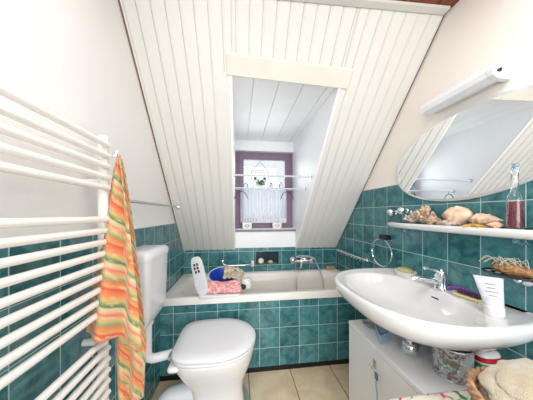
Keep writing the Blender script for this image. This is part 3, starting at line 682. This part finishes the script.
t = thing('lotion_tube', 'white squeeze tube standing upside down on the near end of the basin', 'tube', (.93, .665, .813))
tm = M_('white_tube', srgb(212, 212, 218), .3, noise_amt=.12, nscale=45)
bm = NB(); rings = []
for i in range(13):
    s_ = i/12; z = .845+.105*s_; a = .021*(1-s_)+.0025*s_; b = .026*(1-s_)+.040*s_
    # turned so that the flat face looks at the room
    ring = []
    for k in range(28):
        an = 2*PI*k/28; lx, ly = a*math.cos(an), b*math.sin(an); ro = math.radians(42); lx2 = lx*math.cos(ro)-ly*math.sin(ro); ly2 = lx*math.sin(ro)+ly*math.cos(ro)
        ring.append(Vector((.93+lx2-.004*s_, .665+ly2+.018*s_, z)))
    rings.append(ring)
loft(bm, rings); obj('tube_body', bm, tm, t)
bm = NB(); lathe(bm, [(0, .813), (.027, .813), (.0285, .818), (.0275, .846), (.02, .85)], (.93, .665, 0), seg=28); obj('cap', bm, plastic_w, t)
bm = NB()
for i in range(4):
    zz = .925-.013*i; 
    ro = math.radians(42); s_ = (zz-.845)/.105
    d = Vector((-math.sin(ro), math.cos(ro), 0)); nrm = Vector((-math.cos(ro), -math.sin(ro), 0)); c0 = Vector((.93-.004*s_, .665+.018*s_, zz))+nrm*(.0214*(1-s_)+.0032*s_)
    w_ = (.018, .014, .020, .012)[i]; tube(bm, [c0-d*w_, c0+d*w_*.7], .0011, 5)
obj('print_lines', bm, M_('grey_print', srgb(120, 120, 132), .6), t)

# ---------------------------------------------------------------- things on the cabinet
t = thing('floral_tin', 'round tin with a pink and green floral picture on the cabinet', 'tin', (.845, .745, .545))
def floral(name, bgc, cols, sc):
    m = bpy.data.materials.new(name); m.use_nodes = True; nt = m.node_tree; N = nt.nodes; L = nt.links; b = N['Principled BSDF']; b.inputs['Roughness'].default_value = .4
    tc = N.new('ShaderNodeTexCoord'); last = None
    for i, (c, s_, th) in enumerate(cols):
        mp = N.new('ShaderNodeMapping'); mp.inputs['Location'].default_value = (i*3.1, i*1.7, i*.9); L.new(tc.outputs['Object'], mp.inputs[0])
        nz = N.new('ShaderNodeTexNoise'); nz.inputs['Scale'].default_value = sc*s_; nz.inputs['Detail'].default_value = 3; nz.inputs['Distortion'].default_value = 1.2
        L.new(mp.outputs[0], nz.inputs['Vector'])
        rp = N.new('ShaderNodeValToRGB'); rp.color_ramp.elements[0].position = th; rp.color_ramp.elements[1].position = th+.03; L.new(nz.outputs['Fac'], rp.inputs[0])
        mx = N.new('ShaderNodeMix'); mx.data_type = 'RGBA'; L.new(rp.outputs[0], mx.inputs['Factor'])
        if last: L.new(last, mx.inputs['A'])
        else: mx.inputs['A'].default_value = bgc
        mx.inputs['B'].default_value = c; last = mx.outputs['Result']
    L.new(last, b.inputs['Base Color']); return m
tin_m = floral('floral_print_tin', srgb(196, 206, 214), [(srgb(122, 158, 120), 1, .54), (srgb(178, 110, 120), 1.2, .56), (srgb(236, 232, 226), 1.6, .60), (srgb(104, 70, 74), 2, .62)], 32)
bm = NB(); lathe(bm, [(0, .5455), (.058, .5455), (.061, .550), (.0625, .61), (.064, .665), (.061, .668), (.058, .665), (.056, .56), (0, .558)], (.845, .745, 0), seg=40); obj('tin_body', bm, tin_m, t)
bm = NB(); tube(bm, [(.845+.064*math.cos(a), .745+.064*math.sin(a), .666) for a in [2*PI*k/40 for k in range(40)]], .0025, 8, closed=True); obj('rolled_rim', bm, chrome_d, t)
bm = NB(); tube(bm, [(.845+.0595*math.cos(a), .745+.0595*math.sin(a), .548) for a in [2*PI*k/40 for k in range(40)]], .0025, 8, closed=True); obj('rolled_rim', bm, chrome_d, t)
t = thing('wedge_box', 'pale blue wedge-shaped box with dark edges on the far end of the cabinet', 'box', (.75, 1.03, .545))
bm = NB()
tri = [(.682, .955), (.762, .985), (.742, 1.085)]
loft(bm, [[Vector((x, y, .5462)) for x, y in tri], [Vector((x*.9+.0725, y*.9+.1005, .590)) for x, y in tri]])
obj('wedge_body', bm, M_('pale_steel_blue', srgb(168, 196, 220), .25, metal=.3), t, smooth=False, bevel=.004)
bm = NB(); tube(bm, [(x*.9+.0725, y*.9+.1005, .592) for x, y in tri], .004, 8, closed=True); obj('edge_frame', bm, M_('navy_edge', srgb(70, 90, 130), .3), t)
t = thing('glass_dish', 'small grey glass dish at the back left corner of the cabinet top', 'dish', (.73, 1.13, .545))
bm = NB(); lathe(bm, [(0, .5452), (.022, .5455), (.030, .556), (.033, .566), (.030, .566), (.026, .557), (.0, .549)], (.735, 1.13, 0), seg=28); obj('dish', bm, M_('grey_glass', srgb(186, 192, 196), .1, trans=.4), t)
# bottle under the sink
t = thing('plastic_bottle', 'green and white bottle with red label behind the floral tin', 'bottle', (.99, .73, .545))
bm = NB(); loft(bm, [sup(.985, .73, r*.048, r*.03, z, 2.4, 36) for r, z in ((.92, .5455), (1, .552), (1, .625), (.86, .636), (.5, .642), (.3, .643))]); obj('bottle_body', bm, plastic_w, t, ang=60)
bm = NB(); loft(bm, [sup(.985, .73, .0487, .0307, z, 2.4, 36) for z in (.560, .598)], False, False); obj('label_band', bm, M_('green_label', srgb(40, 140, 96), .4), t)['label'] = 'green label band'
bm = NB(); loft(bm, [sup(.985, .73, .0488, .0308, z, 2.4, 36) for z in (.604, .624)], False, False); obj('label_stripe', bm, M_('red_label', srgb(190, 30, 46), .4), t)['label'] = 'red label stripe'
bm = NB(); lathe(bm, [(.014, .642), (.014, .658), (.011, .661), (0, .661)], (.985, .73, 0), seg=20); obj('cap', bm, M_('red_cap', srgb(190, 30, 46), .4), t)

# ---------------------------------------------------------------- hamper with floral cloth, wicker basket with towel (foreground)
ham = thing('laundry_hamper', 'low white hamper box standing before the near end of the cabinet', 'hamper', (.74, .48, 0))
bm = NB(); box(bm, .50, 1.04, .32, .640, .04, .555); obj('body', bm, lacquer, ham, smooth=False, bevel=.006)
for x in (.53, 1.01):
    for y in (.35, .61):
        bm = NB(); box(bm, x-.015, x+.015, y-.015, y+.015, 0, .04); obj('leg', bm, lacquer, ham, smooth=False)
cl_m = floral('floral_cloth', srgb(240, 236, 222), [(srgb(214, 222, 196), 1.4, .60), (srgb(70, 150, 92), 1.2, .60), (srgb(228, 60, 112), .75, .55), (srgb(248, 130, 160), 1.9, .63)], 16)
bm = NB(); nx, ny = 60, 40
def clf(i, j):
    x = .474+(1.05-.474)*i/nx; y = .31+(.655-.31)*j/ny
    z = .5625+.004*noise.noise(Vector((x*14, y*14, 0)))
    if x < .494: z -= (.494-x)*9*.25+.0; 
    if y > .646: z -= (y-.646)*1.2
    return (x, y, z)
V = [[bm.verts.new(clf(i, j)) for i in range(nx+1)] for j in range(ny+1)]
for j in range(ny):
    for i in range(nx): bm.faces.new((V[j][i], V[j][i+1], V[j+1][i+1], V[j+1][i]))
# hanging skirt on the room side
for j in range(ny):
    pass
R0 = [V[j][0] for j in range(ny+1)]
prev = R0
for q in range(1, 9):
    cur = [bm.verts.new((.474-.004*math.sin(q*.8)-.006*math.sin(j*.6)*q/8, v.co.y, R0[j].co.z-.022*q)) for j, v in enumerate(R0)]
    for j in range(ny): bm.faces.new((prev[j], prev[j+1], cur[j+1], cur[j]))
    prev = cur
o = obj('floral_cloth', bm, cl_m, base=(.74, .48, .555), ang=180); tag(o, 'white cloth printed with pink flowers and green leaves at the bottom edge', 'cloth')
mm = o.modifiers.new('solid', 'SOLIDIFY'); mm.thickness = .006; mm.offset = 1
bk = thing('wicker_basket', 'wicker basket holding a cream towel in the bottom right foreground', 'basket', (.735, .44, .572))
wick = M_('wicker_cane', srgb(196, 158, 120), .6, col2=srgb(146, 104, 72), nscale=50, bump=.4, bscale=150)
bcx, bcy = .742, .43
bm = NB()
def brad(z): return .102+.03*(z-.572)/.14
for lv in range(11):
    z = .580+lv*.0112; n = 120; r = brad(z)
    tube(bm, [(bcx+(r+.004*math.cos(12*2*PI*k/n+PI*lv))*math.cos(2*PI*k/n), bcy+(r+.004*math.cos(12*2*PI*k/n+PI*lv))*math.sin(2*PI*k/n), z) for k in range(n)], .0052, 6, closed=True)
lathe(bm, [(0, .5735), (.102, .5735), (.102, .580), (0, .580)], (bcx, bcy, 0), seg=40)
obj('woven_wall', bm, wick, bk)
bm = NB()
for k in range(24):
    a = 2*PI*(k+.5)/24+.13; tube(bm, [(bcx+brad(.575)*math.cos(a), bcy+brad(.575)*math.sin(a), .575), (bcx+brad(.70)*math.cos(a), bcy+brad(.70)*math.sin(a), .70)], .004, 6)
obj('stakes', bm, wick, bk)
bm = NB()
for q in range(3): tube(bm, [(bcx+(.130+.006*math.cos(k*.5+q*2.09))*math.cos(2*PI*k/150), bcy+(.130+.006*math.cos(k*.5+q*2.09))*math.sin(2*PI*k/150), .704+.006*math.sin(k*.5+q*2.09)) for k in range(150)], .006, 6, closed=True)
obj('braided_rim', bm, wick, bk)
terry = M_('cream_terry', srgb(228, 218, 196), .98, col2=srgb(206, 188, 152), nscale=16, bump=1.6, bscale=350, sheen=.5)
bm = NB()
def fold_roll(cx, cyy, z, r, ln, ang, sq):
    pts = []; d = Vector((math.cos(ang), math.sin(ang), 0))
    n = 22; rings = []
    for i in range(n+1):
        t_ = i/n; p = Vector((cx, cyy, z))+d*((t_-.5)*ln)+Vector((0, 0, -.030*(2*t_-1)**2))
        nn = Vector((-d.y, d.x, 0)); e = (1-abs(2*t_-1)**6)**.5 if abs(2*t_-1) < 1 else .05
        rings.append([p+nn*(r*max(e, .1)*math.cos(2*PI*k/28)*(1+.22*noise.noise(Vector((t_*6, k*.35, z*40)))))+Vector((0, 0, r*sq*max(e, .1)*math.sin(2*PI*k/28)*(1+.35*noise.noise(Vector((t_*7, k*.4, z*31)))))) for k in range(28)])
    loft(bm, rings)
fold_roll(bcx, bcy, .672, .098, .23, .3, .45)
fold_roll(bcx+.015, bcy-.030, .716, .060, .235, .42, .30); fold_roll(bcx+.012, bcy+.020, .728, .062, .245, .30, .30)
fold_roll(bcx+.022, bcy+.050, .748, .050, .235, .16, .38); fold_roll(bcx+.030, bcy-.010, .752, .040, .22, .40, .34); fold_roll(bcx+.03, bcy+.036, .768, .042, .225, .22, .32)
o = obj('folded_towel', bm, terry, base=(bcx, bcy, .74), ang=180); tag(o, 'cream towel folded in soft rolls inside the wicker basket', 'towel')

# ---------------------------------------------------------------- tub things
# mixer and hose
t = thing('bath_mixer', 'chrome bath mixer with two handles on the far tiled wall', 'faucet', (.655, YF, .70))
bm = NB(); tube(bm, [(.575, 2.165, .69), (.735, 2.165, .69)], .017, 16)
for x in (.60, .71): tube(bm, [(x, 2.165, .69), (x, YF-.001, .69)], .015, 14); lathe(bm, [(.026, YF-.012), (.026, YF-.001)], (x, 0, .69), 'Y')
tube(bm, spline([(.655, 2.165, .685), (.645, 2.12, .68), (.625, 2.08, .668), (.62, 2.065, .65)], 5), .012, 12); tube(bm, [(.655, 2.165, .69), (.655, 2.165, .64)], .014, 14); lathe(bm, [(.012, .735), (.02, .728), (.014, .70)][::-1], (.655, 2.165, 0)); obj('mixer_body', bm, chrome, t)
for x, s_ in ((.57, -1), (.74, 1)):
    bm = NB(); lathe(bm, [(.016, x-s_*.006), (.028, x+s_*.004), (.030, x+s_*.022), (.024, x+s_*.036), (0, x+s_*.038)], (0, 2.165, .69), 'X', 18); obj('handle', bm, chrome, t)
t = thing('shower_handset', 'chrome hand shower resting in the cradle above the bath mixer', 'shower head', (.6, 2.13, .72))
bm = NB(); tube(bm, spline([(.79, 2.15, .715), (.74, 2.15, .735), (.66, 2.15, .745), (.58, 2.14, .738)], 5), .011, 12); obj('handle', bm, chrome, t)
bm = NB(); M = Matrix.Translation((.548, 2.13, .725)) @ Matrix.Rotation(math.radians(20), 4, 'X'); lathe(bm, [(.0, -.024), (.030, -.024), (.034, -.014), (.030, .002), (.014, .016), (0, .017)], (0, 0, 0), seg=24, M=None)
bmesh.ops.transform(bm, matrix=M, verts=bm.verts); obj('spray_head', bm, chrome, t)
bm = NB(); tube(bm, spline([(.655, 2.165, .64), (.60, 2.09, .605), (.575, 2.07, .53), (.57, 2.03, .30), (.62, 1.98, .20), (.74, 1.98, .19), (.82, 2.02, .24), (.855, 2.07, .45), (.84, 2.105, .58), (.80, 2.14, .68), (.79, 2.15, .715)], 10), .006, 8)
o = obj('shower_hose', bm, M_('grey_metal_hose', (.55, .54, .52, 1), .35, metal=.8), base=(.70, 2.1, .2)); tag(o, 'grey shower hose hanging in a loop into the bathtub', 'hose')
t = thing('tub_grab_handle', 'chrome curved grab handle low on the far tiled wall', 'handle', (.0, YF, .68))
bm = NB(); tube(bm, spline([(-.17, YF-.004, .70), (-.165, 2.17, .695), (-.13, 2.155, .672), (-.03, 2.15, .668), (.08, 2.16, .668), (.135, 2.19, .668)], 6), .008, 10); obj('bar', bm, chrome, t)
bm = NB(); box(bm, .125, .155, YF-.04, YF-.001, .64, .70); obj('end_block', bm, plastic_w, t, bevel=.005)['label'] = 'white square end block'
bm = NB(); lathe(bm, [(.022, YF-.012), (.022, YF-.001)], (-.17, 0, .70), 'Y'); obj('flange', bm, chrome, t)
# niche contents
bm = NB(); ball(bm, (.232, YF+.028, nz0+.033), .032, 20, (1, .85, 1.02)); o = obj('egg_soap', bm, M_('cream_soap', srgb(240, 232, 206), .45), base=(.232, YF+.028, nz0)); tag(o, 'round cream soap in the tiled wall niche', 'soap')
lump('sponge', (.335, YF+.03, nz0+.021), .024, (1.1, .9, .75), M_('yellow_sponge', srgb(222, 204, 146), .95, noise_amt=.25, nscale=60, bump=1, bscale=160), 'small pale yellow sponge in the wall niche beside round soap', 'sponge', amp=.25)
# wooden brush on the corner of the rim
t = thing('wooden_brush', 'small wooden brush on the bathtub rim in the right corner', 'brush', (.975, 2.17, .586))
bm = NB(); loft(bm, [sup(.975, 2.175, r*.05, r*.022, z, 2.6, 28) for r, z in ((.9, .598), (1, .602), (1, .616), (.85, .622))]); obj('handle', bm, M_('light_wood', srgb(196, 158, 112), .5, noise_amt=.2, nscale=30), t)
bm = NB()
for i in range(9):
    for j in range(3): lathe(bm, [(.003, .586), (.0035, .599)], (.939+i*.009, 2.165+j*.01, 0), seg=6)
obj('bristles', bm, M_('beige_bristle', srgb(214, 196, 160), .8), t)
# bath lift board, bowl, cloths
t = thing('bath_lift', 'white plastic bath lift seat with slotted upright backrest across the tub', 'bath seat', (-.2, 1.66, .586))
bm = NB(); loft(bm, [rb(-.285, .005, 1.553, 1.68, .02, .587), rb(-.29, .01, 1.548, 1.685, .025, .591), rb(-.29, .01, 1.548, 1.685, .025, .597), rb(-.285, .005, 1.553, 1.68, .02, .600)])
obj('seat_board', bm, plastic_w, t, ang=60)
bm = NB()
# upright: plane tilted, facing right; long rounded slab leaning left at the top
def up_ring(off):
    out = []; c0 = Vector((-.258, 1.595, .600)); upv = Vector((-.20, -.02, .98)).normalized(); sd = Vector((.93, -.36, .2)).normalized(); sd = (sd-upv*sd.dot(upv)).normalized(); nn = upv.cross(sd)
    for k in range(40):
        a = 2*PI*k/40; ct, st = math.cos(a), math.sin(a)
        x = .050*math.copysign(abs(ct)**(2/3.2), ct); y = .138+.142*math.copysign(abs(st)**(2/4.5), st)
        f = 1-.10*(y/.28)
        out.append(c0+sd*(x*f)+upv*y+nn*off)
    return out, c0, upv, sd, nn
r1, c0, upv, sd, nn = up_ring(-.010); r2 = up_ring(-.006)[0]; r3 = up_ring(.010)[0]
loft(bm, [r1, r3]); obj('backrest', bm, plastic_w, t, bevel=.004)
for i, (a, b) in enumerate([(-.016, .222), (.008, .226), (-.018, .196), (.006, .200), (-.014, .170), (.010, .174)]):
    bm = NB(); p = c0+sd*a+upv*b; rings = []
    for off in (-.0125, .0125): rings.append([p+sd*(.0075*math.cos(2*PI*k/16))+upv*(.011*math.sin(2*PI*k/16))+nn*off for k in range(16)])
    loft(bm, rings); obj('oval_slot', bm, black, t)
t = thing('blue_bowl', 'blue plastic bowl leaning on the white bath seat in the tub', 'bowl', (-.10, 1.71, .604))
bm = NB(); cc = (-.122, 1.80)
lathe(bm, [(0, .575), (.07, .577), (.095, .62), (.118, .685), (.123, .688), (.124, .692), (.118, .693), (.09, .622), (.066, .583), (0, .582)], (cc[0], cc[1], 0), seg=40)
mrot = Matrix.Translation((cc[0], cc[1], .60)) @ Matrix.Rotation(math.radians(16), 4, 'X') @ Matrix.Translation((-cc[0], -cc[1], -.60)); bmesh.ops.transform(bm, matrix=mrot, verts=bm.verts)
obj('bowl', bm, M_('cobalt_blue_plastic', srgb(32, 70, 176), .3), t)
bm = NB(); tube(bm, [mrot @ Vector((cc[0]+.123*math.cos(a), cc[1]+.123*math.sin(a), .691)) for a in [2*PI*k/40 for k in range(40)]], .005, 8, closed=True); obj('rim', bm, M_('white_rim', srgb(226, 228, 230), .4), t)['label'] = 'white rim'
def drape(name, f, nu, nv, mat, label, cat, base, th=.006):
    bm = NB(); V = [[bm.verts.new(f(i/nu, j/nv)) for i in range(nu+1)] for j in range(nv+1)]
    for j in range(nv):
        for i in range(nu): bm.faces.new((V[j][i], V[j][i+1], V[j+1][i+1], V[j+1][i]))
    o = obj(name, bm, mat, base=base, ang=180); m_ = o.modifiers.new('solid', 'SOLIDIFY'); m_.thickness = th; m_.offset = 0; return tag(o, label, cat)
pink = floral('pink_speckled_cloth', srgb(226, 150, 150), [(srgb(240, 196, 190), 1, .52), (srgb(178, 92, 110), 1.6, .58)], 46)
drape('pink_cloth', lambda u, v: (-.235+.245*u+.01*math.sin(v*5), 1.580+.06*v**2+.006*math.sin(u*22)*(1-v*.5)+.01*v, .607+.062*v+.006*math.sin(u*9)*v), 40, 14, pink, 'pink patterned cloth bunched on the bath seat before the blue bowl', 'cloth', (-.11, 1.62, .606), .012)
cst = M_('cream_striped_cloth', srgb(228, 216, 190), .95, col2=srgb(176, 158, 128), nscale=34, bump=.6)
drape('striped_cloth', lambda u, v: (-.125+.165*u, 1.885-.20*v+.006*math.sin(u*26+v*3), .725-.035*v-.035*math.sin(v*PI)*(1-u)-.045*u**3+.005*math.sin(u*30+v*2)), 40, 20, cst, 'cream striped cloth draped over the right side of the blue bowl', 'cloth', (.03, 1.73, .65), .01)
t = thing('storage_pouch', 'white mesh pouch with dark trim at the right end of the bath seat', 'pouch', (.055, 1.67, .604))
bm = NB(); loft(bm, [sup(.06, 1.68, r*.042, r*.035, z, 2.6, 28) for r, z in ((.85, .6045), (1, .612), (1.05, .65), (.95, .672), (.7, .680))]); obj('pouch_body', bm, floral('speckled_mesh', srgb(222, 222, 214), [(srgb(120, 130, 120), 1.5, .58)], 80), t)
bm = NB(); ball(bm, (.032, 1.636, .626), .020, 14, (1.1, .7, 1)); obj('dark_ball', bm, black, t)['label'] = 'black rounded fastening'

# ---------------------------------------------------------------- window niche things
for i, (y, z, x1, lab) in enumerate([(1.72, 1.498, DX1, 'upper white rod spanning the window recess'), (1.88, 1.414, DX1, 'lower white rod spanning the window recess')]):
    t = thing('curtain_rod', lab, 'rod', ((DX0+DX1)/2, y, z), 'rods across the window recess')
    bm = NB(); tube(bm, [(DX0+.001, y, z), (x1-.001, y, z)], .0075 if i == 0 else .006, 12); obj('rod', bm, M_('grey_white_rod%d' % i, srgb(206, 208, 214), .3), t)
    for xe in (x1-.010, DX0+.001): bm = NB(); lathe(bm, [(.016, xe), (.016, xe+.009)], (0, y, z), 'X', 16); obj('end_cap', bm, chrome_d, t)
# hook arches hanging from the lower rod
for i, xx in enumerate((.02, .43)):
    bm = NB(); y = 1.88
    tube(bm, [(xx, y, 1.408), (xx, y, 1.385)], .002, 6)
    tube(bm, [(xx+.062*math.sin(a), y-.004, 1.385-.10*(1-math.cos(a))) for a in [(-1.25+2.5*k/20) for k in range(21)]], .0035, 6)
    o = obj('wire_hook', bm, black, base=(xx, y, 1.30)); tag(o, ['black arched wire hook hanging at the left side of the window', 'black arched wire hook hanging at the right side of the window'][i], 'hook', 'wire hooks in the window recess')
def lace():
    m = M_('white_lace', srgb(206, 209, 216), .9); nt = m.node_tree; N = nt.nodes; L = nt.links; b = N['Principled BSDF']
    tr = N.new('ShaderNodeBsdfTranslucent'); tr.inputs[0].default_value = (.55, .56, .6, 1); tp_ = N.new('ShaderNodeBsdfTransparent')
    m1 = N.new('ShaderNodeMixShader'); m1.inputs[0].default_value = .14; L.new(b.outputs[0], m1.inputs[1]); L.new(tr.outputs[0], m1.inputs[2])
    m2 = N.new('ShaderNodeMixShader'); L.new(m1.outputs[0], m2.inputs[1]); L.new(tp_.outputs[0], m2.inputs[2])
    tc = [n for n in N if n.type == 'TEX_COORD'][0]
    v = N.new('ShaderNodeTexVoronoi'); v.inputs['Scale'].default_value = 70; L.new(tc.outputs['Object'], v.inputs['Vector'])
    r = N.new('ShaderNodeMapRange'); r.inputs['From Min'].default_value = 0; r.inputs['From Max'].default_value = .5; r.inputs['To Min'].default_value = .35; r.inputs['To Max'].default_value = .1; L.new(v.outputs['Distance'], r.inputs['Value']); L.new(r.outputs[0], m2.inputs[0])
    L.new(m2.outputs[0], N['Material Output'].inputs[0]); return m
lace_m = lace()
t = thing('lace_curtain', 'short white lace curtain gathered across the lower window', 'curtain', (.28, 2.31, 1.09))
bm = NB(); nu, nv = 160, 20
V = [[bm.verts.new((.015+.51*i/nu, 2.312+.010*math.sin(i/nu*PI*2*17), 1.095+.355*j/nv+(.008*abs(math.sin(i/nu*PI*9)) if j == 0 else 0))) for i in range(nu+1)] for j in range(nv+1)]
for j in range(nv):
    for i in range(nu): bm.faces.new((V[j][i], V[j][i+1], V[j+1][i+1], V[j+1][i]))
obj('curtain_fabric', bm, lace_m, t, ang=180)
bm = NB(); V = [[bm.verts.new((.03+.49*i/nu, 2.301+.008*math.sin(i/nu*PI*2*17), 1.088+.05*j/4)) for i in range(nu+1)] for j in range(5)]
for j in range(4):
    for i in range(nu): bm.faces.new((V[j][i], V[j][i+1], V[j+1][i+1], V[j+1][i]))
obj('hem_band', bm, M_('white_cotton', srgb(222, 224, 228), .9), t, ang=180)
bm = NB(); tube(bm, [(DX0+.001, 2.312, 1.452), (DX1-.001, 2.312, 1.452)], .004, 8); obj('curtain_wire', bm, plastic_w, t)
# small shelf of glass with pots above curtain
bm = NB(); box(bm, DX0+.001, DX1-.001, 2.255, 2.30, 1.458, 1.464); o = obj('glass_shelf', bm, glass_b, base=(.28, 2.28, 1.458), smooth=False); tag(o, 'narrow glass shelf across the window above the lace curtain', 'shelf')
GZ = 1.464
leafm = M_('fresh_green_leaf', srgb(96, 150, 70), .6, col2=srgb(58, 110, 48), nscale=40)
t = thing('potted_plant', 'small bushy green plant in the middle of the window shelf', 'plant', (.235, 2.278, GZ))
bm = NB(); lathe(bm, [(0, GZ), (.016, GZ), (.021, GZ+.028), (.018, GZ+.028), (0, GZ+.024)], (.235, 2.278, 0), seg=20); obj('pot', bm, ceramic, t)
bm = NB()
for i in range(260):
    a = random.uniform(0, 2*PI); r = random.uniform(0, 1)**.5; h = random.uniform(0, 1)
    p = Vector((.235+.050*r*math.cos(a), 2.278+.018*r*math.sin(a), GZ+.026+.050*h)); d = Vector((math.cos(a), math.sin(a)*.5, random.uniform(.2, 1.2))).normalized(); s_ = d.cross(Vector((0, 0, 1))).normalized()*.007; q = d*.018
    vs = [bm.verts.new(x) for x in (p, p+q*.5+s_, p+q, p+q*.5-s_)]; bm.faces.new(vs)
obj('foliage', bm, leafm, t, smooth=False)
jar_cols = [srgb(150, 180, 200), srgb(176, 196, 200), srgb(150, 156, 190), srgb(176, 170, 176)]
jl = ['pale blue glass jar at the left end of the window shelf', 'thin greenish glass bottle left of the window plant', 'violet-blue glass jar right of the window plant', 'grey patterned glass jar at the right end of the window shelf']
for i, (x, r, h) in enumerate([(.075, .026, .055), (.150, .016, .070), (.345, .022, .062), (.455, .024, .066)]):
    bm = NB(); lathe(bm, [(0, GZ), (r, GZ), (r*1.05, GZ+h*.5), (r*.95, GZ+h*.75), (r*.6, GZ+h*.85), (r*.65, GZ+h), (r*.5, GZ+h), (r*.45, GZ+h*.86), (0, GZ+h*.8)], (x, 2.278, 0), seg=20)
    o = obj('glass_jar', bm, M_('jar_glass_%d' % i, jar_cols[i], .15, trans=.5), base=(x, 2.278, GZ)); tag(o, jl[i], 'jar', 'jars on the window shelf')
# hanging wire house
t = thing('hanging_ornament', 'black wire house ornament with two candle cups hanging in the window', 'ornament', (.235, 2.29, 1.53))
bm = NB(); yo = 2.285; zt, ze, zb = 1.745, 1.655, 1.555; x0, x1, xm = .135, .315, .225
for pts in ([(xm, yo, zt), (x0, yo, ze), (x0, yo, zb)], [(xm, yo, zt), (x1, yo, ze), (x1, yo, zb)], [(x0, yo, ze), (x1, yo, ze)], [(x0, yo, zb), (x1, yo, zb)], [(xm, yo, zt), (xm, yo, 1.84)]):
    for a, b in zip(pts, pts[1:]): tube(bm, [a, b], .0022, 6)
tube(bm, [(xm+.028*math.cos(a), yo, 1.60+.028*math.sin(a)) for a in [PI*k/12 for k in range(13)]], .002, 6)
obj('wire_frame', bm, M_('blue_grey_wire', srgb(90, 100, 124), .4), t)
for x in (.175, .275):
    bm = NB(); lathe(bm, [(0, zb+.002), (.013, zb+.004), (.016, zb+.024), (.013, zb+.024), (0, zb+.016)], (x, yo, 0), seg=16); obj('candle_cup', bm, black, t)
# two white tiles/pots on the sill
for i, x in enumerate((.085, .405)):
    t = thing('ceramic_pot', ['white square pot with green motif on the left of the sill', 'white square pot with pink motif on the right of the sill'][i], 'pot', (x, 2.262, 1.028), 'white pots on the window sill')
    bm = NB(); loft(bm, [rb(x-h, x+h, 2.262-h*.6, 2.262+h*.6, .006, z) for h, z in ((.043, 1.0282), (.048, 1.04), (.050, 1.090), (.045, 1.090), (.042, 1.045))]); obj('pot_body', bm, ceramic, t)
    bm = NB()
    for k in range(7):
        a = 2*PI*k/7; p = Vector((x+.018*math.cos(a), 2.2325, 1.062+.014*math.sin(a))); ball(bm, p, .006, 8, (1, .25, 1))
    obj('motif', bm, M_('motif_%d' % i, (srgb(120, 160, 110), srgb(196, 130, 150))[i], .6), t)
